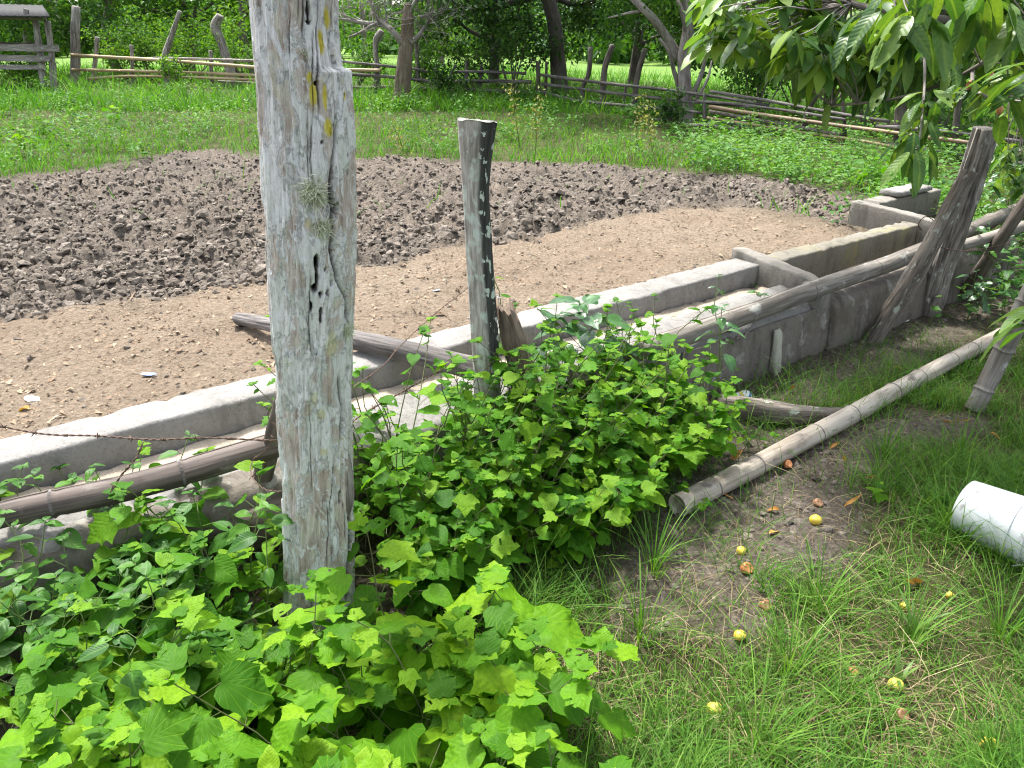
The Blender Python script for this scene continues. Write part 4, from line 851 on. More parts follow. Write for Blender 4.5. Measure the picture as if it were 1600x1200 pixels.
# dry fallen leaves and scraps
for k, (px, py, s, lab) in enumerate([(1310, 700, .075, 'orange dead leaf below the pale bamboo pole'), (1318, 730, .075, 'yellow dead leaf in the open ground right of the pole'), (1352, 753, .065, 'orange brown dead leaf on the bare soil'), (1140, 724, .08, 'curled orange leaf between bush and pole'),
        (1200, 848, .09, 'long brown dead leaf right of the rotten fruit'), (1316, 803, .085, 'reddish twisted dead leaf right of the yellow fruit'), (1216, 812, .06, 'small curved yellow leaf left of the yellow fruit'), (1440, 915, .09, 'tan dead leaf behind the broad grass'), (1333, 620, .07, 'orange leaf lying above the pale pole'),
        (1522, 694, .07, 'yellow orange leaf on the grass near the bamboo stake'), (1546, 678, .06, 'yellow leaf right of the bamboo stake foot'), (1232, 617, .07, 'upright orange leaf behind the old log'), (1303, 544, .08, 'orange leaf at the foot of the tank wall'), (1492, 660, .07, 'reddish leaf beside the bamboo stake'), (1395, 575, .07, 'brown leaf in the shaded grass by the tank'),
        (1470, 665, .06, 'brown orange leaf left of the bamboo stake'), (1340, 648, .06, 'yellow leaf at the tip of the old log'), (1145, 785, .05, 'small orange leaf below the bamboo end'), (45, 637, .075, 'orange peel-like leaf on the tan dirt at left')]):
    z = .36 if py == 637 else .0; p = G(px, py, z); p[2] = gz1(p[0], p[1]) + .012; a = rng.uniform(0, 6.28); me = LS['dry'][k % len(LS['dry'])]
    o = bpy.data.objects.new('fallen_leaf', me); COL.objects.link(o); o.location = p; o.rotation_euler = (rng.normal(0, .25), rng.normal(0, .3), a); o.scale = (s * .6, s * .8, s * .8); tag(o, lab, 'leaf', 'dead leaves on the ground')
for nm, px, py, s, col, lab in [('plastic_scrap', 233, 587, .045, (.16, .22, .42), 'small blue plastic scrap on the tan dirt'), ('paper_scrap', 50, 620, .045, (.5, .47, .42), 'crumpled pale paper scrap on the tan dirt at left'), ('pebble', 46, 560, .028, (.08, .06, .05), 'dark round clod alone on the tan dirt'), ('plastic_scrap', 682, 455, .03, (.30, .42, .50), 'pale blue scrap on the dirt left of the slim grey post'), ('paper_scrap', 1412, 503, .06, (.6, .6, .58), 'small white scrap in the grass beside the leaning post'), ('paper_scrap', 1447, 838, .02, (.7, .7, .7), 'tiny white scrap in the grass left of the bucket')]:
    z = .36 if px < 1000 else 0; p = G(px, py, z); p[2] = gz1(p[0], p[1]) + s * .2
    v, f = blob(hash(lab) % 50 if False else len(lab), 2); fl = 1 if nm == 'pebble' else .18
    o = obj(nm, mesh(nm, v * s * [.6, .45, fl * .7] + [0, 0, 0], f, flat(nm, col, .6), False)); o.location = p; o.rotation_euler = (.1, .2, px); tag(o, lab, 'stone' if nm == 'pebble' else 'scrap')

# ------------------------------------------------------------------ grass
M.setdefault('blade', leafmat('grass_blade', (.045, .10, .02), (.085, .18, .03), (.16, .26, .06), 'attr', .35, .5))
M['lawn'] = leafmat('lawn_grass', (.038, .11, .014), (.08, .21, .022), (.18, .32, .05), 'attr', .4, .55, None, .2)
M['straw'] = leafmat('dry_grass', (.16, .12, .06), (.27, .21, .11), (.42, .35, .20), 'attr', .2, .7)
M['meadow'] = leafmat('meadow_grass', (.045, .15, .014), (.085, .255, .022), (.17, .345, .04), 'attr', .45, .6, None, .2)
M['weedm'] = leafmat('field_weed', (.04, .12, .024), (.08, .215, .036), (.16, .31, .065), 'attr', .4, .6, None, .25)
def grass(name, N, xs, ys_, dens, length, width, bend, mat, label, nseg=3, seed=1, z0=None, tall=None):
    y = rng.uniform(*ys_, N) if isinstance(ys_, tuple) else ys_; x = xs(y) if callable(xs) else rng.uniform(*xs, N)
    z, mm, tt_, bb = ground_z(x, y); k = rng.uniform(size=N) < dens(x, y, mm, tt_, bb); x, y, z = x[k], y[k], z[k]; n = len(x)
    a = rng.uniform(0, 2 * np.pi, n); d = np.stack([np.cos(a), np.sin(a), 0 * a], 1); up = np.stack([rng.normal(0, .28, n), rng.normal(0, .28, n), np.ones(n)], 1); up /= np.linalg.norm(up, axis=1)[:, None]
    cl = .55 + .9 * ss(-.3, .5, fbm(x * 2.6, y * 2.6, 0, 3, seed)); L = length * np.exp(rng.normal(0, .35, n)) * cl
    v, q, t, rn = strip_mesh(np.stack([x, y, z - .004], 1), d, up, L, width * rng.uniform(.6, 1.3, n), bend * rng.uniform(.3, 1.6, n), nseg, np.clip(rng.normal(.5, .26, n) + .25 * fbm(x * 1.2, y * 1.2, 0, 3, seed + 3), 0, 1))
    mb = MB(); mb.add(v, q, t, None, rn); return tag(obj(name, mb.mesh(name, mat)), label, 'grass', None, 'stuff')
def nside(x, y): return x * ND[0] + y * ND[1]
def fg(x, y, mm, tt_, bb):   # lawn in front of the trough, thin on the bare patch and under the weeds
    n = nside(x, y); d = ss(-2.12, -2.02, n) * (.3 + .8 * ss(-.35, .3, fbm(x * 2.6, y * 2.6, 0, 3, 91))); return d * (1 - .93 * bb) * (.2 + .8 * ss(-.2, .4, x))
gx = lambda y: y * 0 + rng.uniform(-.5, 1.02, len(y)) * (y + .75)
fy = lambda N, a, b: a + (b - a) * rng.uniform(0, 1, N) ** 1.25
grass('lawn_grass', 185000, gx, fy(185000, .75, 4.6), fg, .10, .0034, .75, M['lawn'], 'green lawn grass in the foreground', 3, 91)
grass('dry_grass', 26000, gx, fy(26000, .75, 4.4), lambda x, y, m_, t_, b_: ss(-2.12, -2.02, nside(x, y)) * .62 * (1 - .3 * b_), .055, .0022, 1.7, M['straw'], 'dry straw lying between the green grass', 3, 95)
grass('tall_grass', 11000, lambda y: y * 0 + rng.uniform(.12, 1.0, len(y)) * (y + .6), fy(11000, .8, 3.6), lambda x, y, m_, t_, b_: .8 * ss(.0, .35, fbm(x * 1.5, y * 1.5, 0, 3, 97)) * (1 - b_), .20, .0034, .7, M['lawn'], 'taller grass blades standing in the lawn', 4, 97)
for k, (px, py, lab) in enumerate([(1500, 850, 'tall grass tuft crossing the front of the bucket'), (1560, 880, 'tall grass tuft below the bucket rim'), (1470, 830, 'tall grass tuft left of the bucket'), (1230, 1060, 'long-bladed grass tuft in the lawn centre'), (1000, 1000, 'grass tuft at the edge of the lobed weeds'), (1280, 960, 'grass tuft below the whole yellow fruit'), (1420, 1010, 'tall grass tuft near the broad blades'), (1560, 1000, 'tall pale grass tuft at the right edge'), (1020, 900, 'grass tuft on the bare soil beside the bush'), (1180, 1180, 'grass tuft at the bottom edge'), (1500, 720, 'grass tuft behind the bucket'), (1380, 720, 'grass tuft on the bare soil by the dead leaves')]):
    b = G(px, py, 0); n = 46; a = rng.uniform(0, 6.28, n); rd = np.stack([np.cos(a), np.sin(a), 0 * a], 1); mb = MB(); b[2] = gz1(b[0], b[1])
    v, q, t, rn = strip_mesh(rd * rng.uniform(0, .05, n)[:, None], rd, np.tile([0, 0, 1.], (n, 1)) + .35 * rd * rng.uniform(0, 1, n)[:, None], rng.uniform(.09, .26, n), np.full(n, .0042), rng.uniform(.15, .9, n), 5, rng.uniform(.2, 1, n))
    mb.add(v, q, t, None, rn); o = obj('grass_tuft', mb.mesh('grass_tuft', M['lawn'])); o.location = b; tag(o, lab, 'grass', 'grass tufts in the lawn')
bgx = lambda y: y * rng.uniform(-.95, .95, len(y)) + 0
def band(x, y, mm, tt_, bb):
    n = nside(x, y); t_ = x * TD[0] + y * TD[1]; return ss(-2.9, -3.2, n) * (1 - .985 * ss(.3, .95, mm)) * (1 - ss(.2, .6, tt_)) * (1 - .6 * bb)
grass('corral_grass', 62000, bgx, 6.2 + 12 * rng.uniform(0, 1, 62000) ** 1.6, lambda x, y, a, b, c: band(x, y, a, b, c) * (1 - .55 * ss(.5, 3, x)), .17, .010, .7, M['meadow'], 'lush green grass between the mud and the fences', 2, 101)
grass('pasture_grass', 42000, bgx, 15 + 22 * rng.uniform(0, 1, 42000) ** 1.5, lambda x, y, m_, t_, b_: .9 + 0 * x, .30, .022, .6, M['meadow'], 'bright grass of the pasture around and beyond the fences', 2, 103)
# leafy field weeds in the grass band: sprigs with small leaves, one mass
tvl = np.array([(0, 0, 0), (.28, .45, .06), (0, 1, -.12), (-.28, .45, .06)]); tql = [[0, 1, 2, 3]]
mb = MB(); N = 2000; y = 5.6 + 13 * rng.uniform(0, 1, N) ** 1.5; x = y * rng.uniform(-.95, .95, N); z, mm, tt_, bb = ground_z(x, y)
k = rng.uniform(size=N) < band(x, y, mm, tt_, bb) * (.25 + .75 * ss(-.1, .35, fbm(x * .7, y * .7, 0, 3, 107))); x, y, z = x[k], y[k], z[k]; n = len(x)
per = 34; C = np.repeat(np.stack([x, y, z], 1), per, 0); hs = np.repeat(rng.uniform(.18, .48, n) * np.where(y < 9, .75, 1), per); u = rng.uniform(.15, 1, n * per); off = rng.normal(0, 1, (n * per, 2)) * (hs * .32 * (1.15 - .5 * u))[:, None]
P = C + np.stack([off[:, 0], off[:, 1], hs * u], 1); az = np.arctan2(off[:, 1], off[:, 0]) + rng.normal(0, .6, n * per); el = rng.uniform(-.3, .7, n * per)
d = np.stack([np.cos(az) * np.cos(el), np.sin(az) * np.cos(el), np.sin(el)], 1); nrm = unit(n * per) * .5 + [0, 0, 1]
scatter(mb, tvl, tql, None, P, rot_from(d, nrm), np.repeat(rng.uniform(.045, .085, n), per), np.clip(np.repeat(rng.uniform(.1, .9, n), per) + rng.normal(0, .15, n * per) + .2 * (u - .5), 0, 1))
# low leafy cover at the right, up to the fence
N = 16000; y = rng.uniform(4.6, 13, N); x = rng.uniform(2.4, 8.5, N); z, mm, tt_, bb = ground_z(x, y); tq_, nq_ = x * TD[0] + y * TD[1], nside(x, y)
k = (mm < .25) & (tt_ < .3) & ((nq_ < -3.0) | (tq_ > 6.5) | (nq_ > -2.05)) & (fbm(x, y, 0, 3, 109) > -.25) & ~((nq_ > -2.05) & (rng.uniform(size=N) > .65)); x, y, z = x[k], y[k], z[k]; n = len(x)
az = rng.uniform(0, 6.28, n); d = np.stack([np.cos(az), np.sin(az), rng.uniform(-.2, .5, n)], 1)
scatter(mb, tvl, tql, None, np.stack([x, y, z + rng.uniform(.01, .16, n)], 1), rot_from(d, unit(n) * .4 + [0, 0, 1]), rng.uniform(.05, .09, n), rng.uniform(.35, 1, n))
tag(obj('field_weeds', mb.mesh('field_weeds', M['weedm'], False)), 'leafy low weeds growing through the grass', 'weeds', None, 'stuff')

# ------------------------------------------------------------------ fences in the background
FB = [(-60, 133), (119, 134), (329, 138), (587, 147), (700, 149), (839, 160), (941, 172), (1000, 180), (1101, 201), (1253, 216), (1408, 236), (1521, 262), (1650, 285)]
FX = np.array([GT(*p)[:2] for p in FB])
def fpt(px, py, off=0.):
    """point on the line of sight that stands on the fence line"""
    d = ray(px, py); best = None
    for a, b in zip(FX[:-1], FX[1:]):
        e = b - a; A = np.array([[d[0], -e[0]], [d[1], -e[1]]]); s = np.linalg.solve(A, a)
        if -1e-6 <= s[1] <= 1 + 1e-6: best = s[0]
    if best is None: best = np.hypot(*(FX[0] if px < 500 else FX[-1])) / np.hypot(d[0], d[1])
    return EYE + d * (best + off)
def frail(fence, base, pts, dpx, mat, name='rail', off=0., s=1, rough=.12):
    P = np.array([fpt(x, y, off) for x, y in pts]); r = dpx * .5 * np.array([(p[1] * CP - (p[2] - H) * SP) for p in P]) / F
    mb = MB(); n = max(10, 5 * len(P)); tube(mb, smoothpath(P, n), np.interp(np.linspace(0, 1, n), np.linspace(0, 1, len(P)), r), 8, rough, s); return obj(name, mb.mesh(name, mat, True, base), fence)
def fpost(fence, base, pts, dpx, mat, s, off=.08):
    x1, y1 = pts[-1]; P = [fpt(x, y, off) for x, y in pts]; P[-1][2] = min(P[-1][2], float(base_z(P[-1][0], P[-1][1])) - .05)
    r = dpx * .5 * (P[0][1] * CP - (P[0][2] - H) * SP) / F; mb = MB(); n = 18; tube(mb, smoothpath(P, n), np.linspace(r * .9, r * 1.1, n), 10, .15, s); return obj('post', mb.mesh('post', mat, True, base), fence)
def fence(label, rails, posts, x0, cat='fence'):
    b = GT(*x0); root = empty('rail_fence', b, label, cat)
    for k, (pts, d, mt, off) in enumerate(rails): frail(root, b, pts, d, M[mt], 'rail', off, 200 + k)
    for k, (pts, d, mt) in enumerate(posts): fpost(root, b, pts, d, M[mt], 230 + k)
    return root
fence('yellow bamboo rail fence at the back left of the corral', [([(112, 86), (250, 94), (400, 105), (520, 112)], 5, 'bamb_yel', -.1), ([(113, 109), (250, 112), (404, 118), (520, 124)], 4.5, 'bamb_yel', -.1), ([(134, 124), (197, 119), (300, 121), (404, 125), (500, 130)], 4.5, 'bamb_yel', -.14),
      ([(210, 93), (260, 91), (396, 95), (500, 98)], 4, 'greyp', 0), ([(341, 127), (404, 130), (470, 133)], 3.5, 'greyp', 0)],
      [([(119, 10), (118, 60), (117, 135)], 14, 'greyp'), ([(152, 58), (149, 95), (145, 134)], 7, 'greyp'), ([(205, 70), (207, 100), (208, 138)], 6, 'greyp'), ([(329, 79), (330, 110), (332, 140)], 6.5, 'greyp')], (145, 136))
fence('dark rail fence behind the dead tree', [([(500, 92), (543, 97), (650, 108), (668, 113)], 4, 'rail', 0), ([(530, 109), (595, 110)], 5, 'bamb_yel', -.1), ([(500, 112), (548, 116), (620, 121), (695, 130)], 5, 'rail', 0), ([(500, 130), (550, 136), (627, 136), (650, 138)], 4, 'grey', 0),
      ([(655, 124), (690, 132), (730, 127), (830, 128)], 5.5, 'rail', 0), ([(655, 136), (720, 140), (826, 143)], 5, 'rail', 0), ([(711, 112), (760, 112), (822, 115)], 4, 'rail', 0), ([(712, 101), (695, 136)], 4, 'rail', -.05)],
      [([(588, 102), (588, 125), (587, 150)], 8, 'rail'), ([(650, 60), (652, 100), (654, 150)], 7, 'grey'), ([(730, 92), (729, 115), (728, 152)], 6, 'rail'), ([(752, 102), (751, 120), (750, 152)], 5, 'rail')], (690, 148))
fence('dark rail fence under the big dark tree and along the right', [([(844, 117), (938, 129), (1063, 143), (1200, 164)], 4.5, 'rail', 0), ([(846, 131), (938, 143), (1053, 156), (1174, 167)], 4.5, 'rail', 0), ([(840, 142), (911, 158), (1053, 171), (1095, 176)], 4.5, 'rail', 0), ([(846, 161), (938, 177), (985, 184), (1029, 188)], 5.5, 'grey', 0), ([(1005, 186), (1032, 189)], 7, 'greyp', -.1)],
      [([(840, 96), (841, 130), (837, 161)], 7, 'dtrunk'), ([(854, 96), (853, 130), (852, 160)], 5, 'dtrunk'), ([(923, 73), (920, 115), (911, 135), (908, 172)], 8, 'trunk'), ([(957, 70), (944, 112), (942, 172)], 10, 'trunk'), ([(1008, 76), (996, 120), (989, 176)], 9, 'trunk'), ([(978, 134), (972, 178)], 5, 'trunk')], (900, 168))
fence('bamboo and pole fence at the right below the overhanging leaves', [([(1069, 195), (1110, 197), (1153, 202)], 6, 'greyp', -.1), ([(1105, 184), (1184, 196), (1260, 208), (1348, 220), (1408, 232)], 4.5, 'bamb_yel', -.1), ([(1108, 167), (1180, 178), (1300, 195), (1416, 210), (1521, 224), (1600, 236)], 6.5, 'bamb_org', -.1), ([(1090, 158), (1180, 166), (1322, 187)], 4.5, 'rail', 0), ([(1110, 143), (1185, 155), (1290, 174), (1390, 190)], 5, 'rail', 0),
      ([(1108, 174), (1180, 187), (1316, 211)], 5.5, 'grey', 0), ([(1130, 192), (1240, 212), (1300, 222)], 4.5, 'rail', 0), ([(1370, 197), (1470, 205), (1600, 222)], 6, 'rail', 0), ([(1380, 224), (1480, 238), (1600, 256)], 6, 'rail', 0)],
      [([(1101, 146), (1101, 175), (1100, 204)], 6, 'rail'), ([(1284, 140), (1266, 166), (1251, 218)], 10, 'dtrunk'), ([(1315, 144), (1318, 176), (1322, 222)], 6, 'dtrunk'), ([(1408, 140), (1407, 190), (1406, 240)], 18, 'dtrunk'), ([(1500, 150), (1494, 190), (1492, 258)], 10, 'dtrunk')], (1250, 216))
def fstump(pts, dpx, mat, label, s, off=.6, name='tree_stump'):
    P = [fpt(x, y, off) for x, y in pts]; P.append(np.array([P[-1][0], P[-1][1], float(base_z(P[-1][0], P[-1][1])) - .05])); d = np.atleast_1d(dpx) * .5 * (P[0][1]) / F
    return pole_thing(name, np.array(P)[::-1], np.r_[d[::-1][0], d[::-1]] if len(d) > 1 else [d[0]] * 2, M[mat], label, 'stump', 40, 12, .35, s)
fstump([(281, 17), (272, 45), (262, 75), (256, 100)], [6, 7, 8, 8], 'greyp', 'thin whitish dead trunk leaning behind the left fence', 301)
fstump([(344, 24), (337, 42), (344, 62), (352, 85), (360, 110)], [10, 14, 12, 12, 14], 'greyp', 'gnarled pale stump behind the left fence', 303)
fstump([(597, 48), (588, 62), (587, 80), (588, 95)], [9, 8, 8, 8], 'greyp', 'curved pale stump behind the dark fence right of the lichen post', 305)

# timber cattle pen at the left edge
def pen():
    b = GT(66, 139); Yb = b[1] - .3; root = empty('timber_pen', b, 'old timber pen with plank rails and dark roof at the left edge', 'shed'); P = lambda x, y, o=0.: DY(x, y, Yb + o)
    def plank(a, c, wpx, th, mat, name='plank'):
        a, c = np.asarray(a), np.asarray(c); w_ = wpx * Yb / F * .5; n = 14; C = resample([a, c], n); mb = MB(); T = (c - a) / np.linalg.norm(c - a); up = np.cross(T, [0, 1, 0]); up /= np.linalg.norm(up); V = []; tc = []
        for k in range(n):
            for sx_, sy_ in ((-1, -1), (1, -1), (1, 1), (-1, 1)):
                V.append(C[k] + up * w_ * sx_ * (1 + .08 * rng.normal()) + np.array([0, th * sy_, 0])); tc.append((w_ * sx_, th * sy_, np.linalg.norm(C[k] - a)))
        q = [[4 * k + e, 4 * k + (e + 1) % 4, 4 * k + 4 + (e + 1) % 4, 4 * k + 4 + e] for k in range(n - 1) for e in range(4)] + [[3, 2, 1, 0], [4 * n - 4, 4 * n - 3, 4 * n - 2, 4 * n - 1]]
        mb.add(V, q, None, np.array(tc)); obj(name, mb.mesh(name, M[mat], False, b), root)
    for (x0, y0, x1, y1, w_) in [(55, 30, 69, 139, 9), (74, 32, 85, 139, 9)]:
        q = MB(); tube(q, smoothpath([P(x1, y1 + 2), P((x0 + x1) / 2 + 1, 85), P(x0, y0)], 20), w_ * .5 * Yb / F, 9, .2, x0); obj('post', q.mesh('post', M['greyp'], True, b), root)
    for x0, y0, x1, y1, w_, o in [(-130, 70, 92, 76, 9, -.12), (-130, 88, 78, 92, 8, -.12), (-130, 104, 72, 105, 6, -.1), (-130, 24, 72, 29, 5, -.15)]: plank(P(x0, y0, o), P(x1, y1, o), w_, .02, 'greyp')
    plank(P(41, 31, -.15), P(41, 14, -.15), 6, .03, 'greyp', 'short_strut'); plank(P(-130, 66, 1.5), P(60, 72, 1.5), 8, .02, 'grey')
    A0, A1, B1, B0 = P(-140, 22, -.5), P(78, 25, -.5), P(66, 8, 2.2), P(-140, 2, 2.2); mb = MB(); nn = 60; V = []
    for s in np.linspace(0, 1, nn):
        for e in (0, 1): V.append((A0 * (1 - s) + A1 * s) * (1 - e) + (B0 * (1 - s) + B1 * s) * e + np.array([0, 0, .006 * math.sin(s * 120)]))
    mb.add(V, [[2 * k, 2 * k + 2, 2 * k + 3, 2 * k + 1] for k in range(nn - 1)]); o = obj('roof', mb.mesh('roof', flat('dark_roof_sheet', (.03, .03, .032), .9), True, b), root); o.modifiers.new('thick', 'SOLIDIFY').thickness = .03
pen()

# ------------------------------------------------------------------ trees
def leafy(mb, C, rad, n, size, flatz=.75, rn0=.5):
    """leaves round clump centres C; darker towards random, sized around 'size'"""
    k = len(C); idx = rng.integers(0, k, n); o = unit(n) * (rng.uniform(0, 1, n) ** .45)[:, None] * np.asarray(rad)[idx][:, None] * [1, 1, flatz]
    d = unit(n) * [1, 1, .6] + o * .8 + [0, 0, -.25]; nrm = unit(n) * .7 + [0, 0, .8]
    scatter(mb, tvl, tql, None, C[idx] + o, rot_from(d, nrm), rng.uniform(.6, 1.3, n) * size, np.clip(rn0 + rng.normal(0, .2, n) + .25 * rng.uniform(-1, 1, k)[idx], 0, 1))
def limb(mb, a, b, r0, r1, sag=0., s=1, seg=8, wob=.12):
    a, b = np.asarray(a, float), np.asarray(b, float); L = np.linalg.norm(b - a); m1 = a + (b - a) * .4 + rng.normal(0, wob * L * .4, 3); m2 = a + (b - a) * .72 + rng.normal(0, wob * L * .3, 3)
    C = smoothpath([a, m1, m2, b], 14); tube(mb, C, np.linspace(r0, r1, 14), seg, .12, s); return C
def tree(name, base, h, r, trunk_r, nclump, nleaf, lsize, mat, tmat, label, low=.25, lean=(0, 0), rn0=.5, group=None, forks=5, clump_r=.28):
    base = np.array([base[0], base[1], float(base_z(base[0], base[1]))]); root = empty(name, base, label, 'tree', group); tb = MB()
    top = np.array([lean[0], lean[1], h * .55]); C = limb(tb, (0, 0, -.1), top, trunk_r, trunk_r * .55, 0, 3, 10, .07)
    cz = low * h; cen = []
    for k in range(nclump):
        a = rng.uniform(0, 6.28); u = rng.uniform(0, 1); z = cz + (h - cz) * u; rr = r * math.sqrt(max(.05, 1 - ((u - .45) / .62) ** 2)) * rng.uniform(.35, 1) ** .6
        cen.append((lean[0] + rr * math.cos(a), lean[1] + rr * math.sin(a), z))
    cen = np.array(cen)
    for k in range(min(forks, nclump)):
        s = C[rng.integers(5, 13)]; e = limb(tb, s, cen[k], trunk_r * .45, trunk_r * .12, 0, k, 7)
        for q in range(2): limb(tb, e[rng.integers(6, 12)], cen[rng.integers(nclump)] * .4 + e[-1] * .6, trunk_r * .15, trunk_r * .05, 0, q, 5)
    obj('trunk', tb.mesh('trunk', M[tmat]), root); lb = MB(); leafy(lb, cen, np.full(nclump, r * clump_r) * rng.uniform(.6, 1.4, nclump), nleaf, lsize, .7, rn0); obj('crown', lb.mesh('crown', mat, False), root); return root
TL = leafmat('light_tree_leaf', (.05, .14, .018), (.10, .24, .026), (.20, .35, .045), 'attr', .48, .6, None, .2)
TDk = leafmat('dark_tree_leaf', (.018, .055, .016), (.038, .105, .022), (.095, .19, .035), 'attr', .42, .55, None, .25)
TM = leafmat('mid_tree_leaf', (.03, .09, .018), (.062, .165, .026), (.14, .27, .045), 'attr', .46, .6, None, .2)
def tat(px, py, ext=0.):
    p = GT(px, py); q = p[:2] * (1 + ext); return q
# trees behind the left fence
for px, ext, h, r, mt, lab in [(-60, .18, 5.6, 3.0, TM, 'leafy tree behind the timber pen'), (60, .34, 6.4, 3.2, TDk, 'dark leafy tree between the pen and the thick fence post'), (190, .28, 5.8, 2.8, TM, 'leafy tree behind the bamboo rails, nearest the thick fence post'), (300, .36, 6.5, 3.2, TL, 'light green tree behind the leaning dead trunk'),
                            (395, .25, 5.5, 2.8, TL, 'light green tree just left of the lichen post top'), (480, .5, 6.5, 3.4, TM, 'tree hidden behind the lichen post'), (575, 1.1, 6, 3.0, TL, 'pale green tree behind the dead tree branches'), (690, .95, 6, 3.0, TL, 'leafy tree right of the dead tree')]:
    tree('leafy_tree', tat(px, 134, ext), h, r, .16, 26, 6500 if ext < .8 else 3200, .17, mt, 'trunk', lab, .16, forks=6, clump_r=.34)
tree('big_dark_tree', tat(876, 158, .03), 6.2, 3.4, .19, 48, 22000, .115, TDk, 'dtrunk', 'big dark spreading tree over the middle of the back fence', .24, (-.5, .2), .5, forks=9, clump_r=.27)
tree('leafy_tree', tat(770, 150, .10), 5.0, 2.2, .14, 28, 13000, .11, TDk, 'dtrunk', 'dark bushy tree left of the big spreading tree', .12, (.2, 0), .5, forks=6, clump_r=.34)
tree('leafy_tree', tat(985, 165, .35), 5.2, 2.8, .15, 30, 11000, .13, TDk, 'dtrunk', 'dark tree standing in the pasture beyond the right fence posts', .26, (0, 0), .55, forks=6, clump_r=.3)
tree('leafy_tree', tat(1290, 216, .32), 4.6, 2.0, .13, 26, 9000, .11, TDk, 'dtrunk', 'dark tree beyond the bamboo fence behind the overhanging leaves', .22, (0, 0), .5, forks=6, clump_r=.32)
tree('leafy_tree', tat(1440, 240, .28), 4.4, 1.9, .14, 26, 9000, .10, TDk, 'dtrunk', 'dark tree behind the thick dark fence trunk', .20, (0, 0), .5, forks=6, clump_r=.32)
tree('leafy_tree', tat(1590, 270, .22), 4.2, 1.8, .13, 26, 9000, .10, TDk, 'dtrunk', 'dark tree at the right edge beyond the fence', .12, (0, 0), .5, forks=6, clump_r=.32)
def pale_tree():
    b = GT(1080, 197); b2 = b[:2] * 1.04; base = np.array([b2[0], b2[1], float(base_z(*b2))]); root = empty('forked_tree', base, 'pale-barked forked tree standing at the right fence', 'tree'); tb = MB(); Y0 = base[1]
    P = lambda x, y, o=0.: DY(x, y, Y0 + o) - base
    tr = smoothpath([P(1075, 200) - [0, 0, .1], P(1070, 140), P(1068, 95), P(1075, 50), P(1072, -10)], 24); tube(tb, tr, np.linspace(.13, .085, 24), 12, .18, 5)
    for pts, r0, r1 in [([(1062, 92), (1040, 55), (1010, 18), (980, -12), (950, -40)], .08, .05), ([(1065, 150), (1053, 110), (1045, 80), (1030, 60)], .05, .025), ([(1074, 60), (1066, 20), (1050, -20)], .05, .03), ([(1074, 45), (1100, 20), (1130, -15)], .05, .03), ([(1082, 150), (1098, 110), (1104, 70), (1112, 20)], .045, .02), ([(1085, 160), (1105, 125), (1112, 95)], .03, .015), ([(1010, 18), (985, 20), (950, 28)], .03, .012)]:
        tube(tb, smoothpath([P(x, y, rng.uniform(-.2, .3)) for x, y in pts], 20), np.linspace(r0, r1, 20), 8, .15, int(r0 * 999))
    obj('trunk', tb.mesh('trunk', M['trunkp']), root); lb = MB(); cen = []
    for k in range(30): cen.append(P(rng.uniform(960, 1190), rng.uniform(-120, 35), rng.uniform(-1.4, 1.8)))
    for k in range(7): cen.append(P(rng.uniform(1090, 1180), rng.uniform(30, 110), rng.uniform(.3, 1.8)))
    leafy(lb, np.array(cen), rng.uniform(.25, .6, len(cen)), 7500, .10, .7, .5); obj('crown', lb.mesh('crown', TM, False), root)
pale_tree()
def dead_tree():
    b = GT(626, 163); base = b; root = empty('dead_tree', base, 'dead grey-brown tree with bare branches standing in the grass', 'tree'); tb = MB(); Y0 = b[1]; P = lambda x, y, o=0.: DY(x, y, Y0 + o) - base; k_ = Y0 / F
    tube(tb, smoothpath([P(628, 166), P(630, 120), P(634, 75), P(637, 35), P(637, 4)], 40), np.interp(np.linspace(0, 1, 40), [0, .12, .5, .85, 1], np.array([17, 12, 10, 9, 4]) * k_), 16, .28, 7); obj('trunk', tb.mesh('trunk', M['brown']), root)
    def br(pts, r0, r1, s):
        q = MB(); C = smoothpath([P(x, y, rng.uniform(-.15, .15)) for x, y in pts], 24); tube(q, C, np.linspace(r0, r1, 24) * k_, 8, .15, s)
        for k in range(16):
            s0 = C[rng.integers(6, 24)]; d = unit(1)[0] * [1, .7, .8] + [0, 0, .35]; e = s0 + d * rng.uniform(.25, .8); C2 = limb(q, s0, e, r1 * k_ * .55, r1 * k_ * .2, 0, k, 5, .2)
            for j_ in range(2): limb(q, C2[rng.integers(5, 12)], C2[-1] + unit(1)[0] * .35, r1 * k_ * .25, r1 * k_ * .12, 0, j_, 4, .2)
        obj('branch', q.mesh('branch', M['greyp']), root)
    br([(628, 68), (615, 50), (598, 39), (570, 36), (535, 30)], 5, 2, 3); br([(641, 66), (655, 55), (665, 40), (672, 28)], 4, 1.6, 5); br([(612, 47), (592, 30), (582, 12), (575, -10)], 3, 1.4, 7); br([(640, 30), (660, 26), (690, 22)], 2.5, 1.2, 9); br([(600, 40), (585, 38), (560, 52), (545, 58)], 2.5, 1.2, 11); br([(638, 20), (650, 0), (665, -20)], 3, 1.4, 13)
dead_tree()
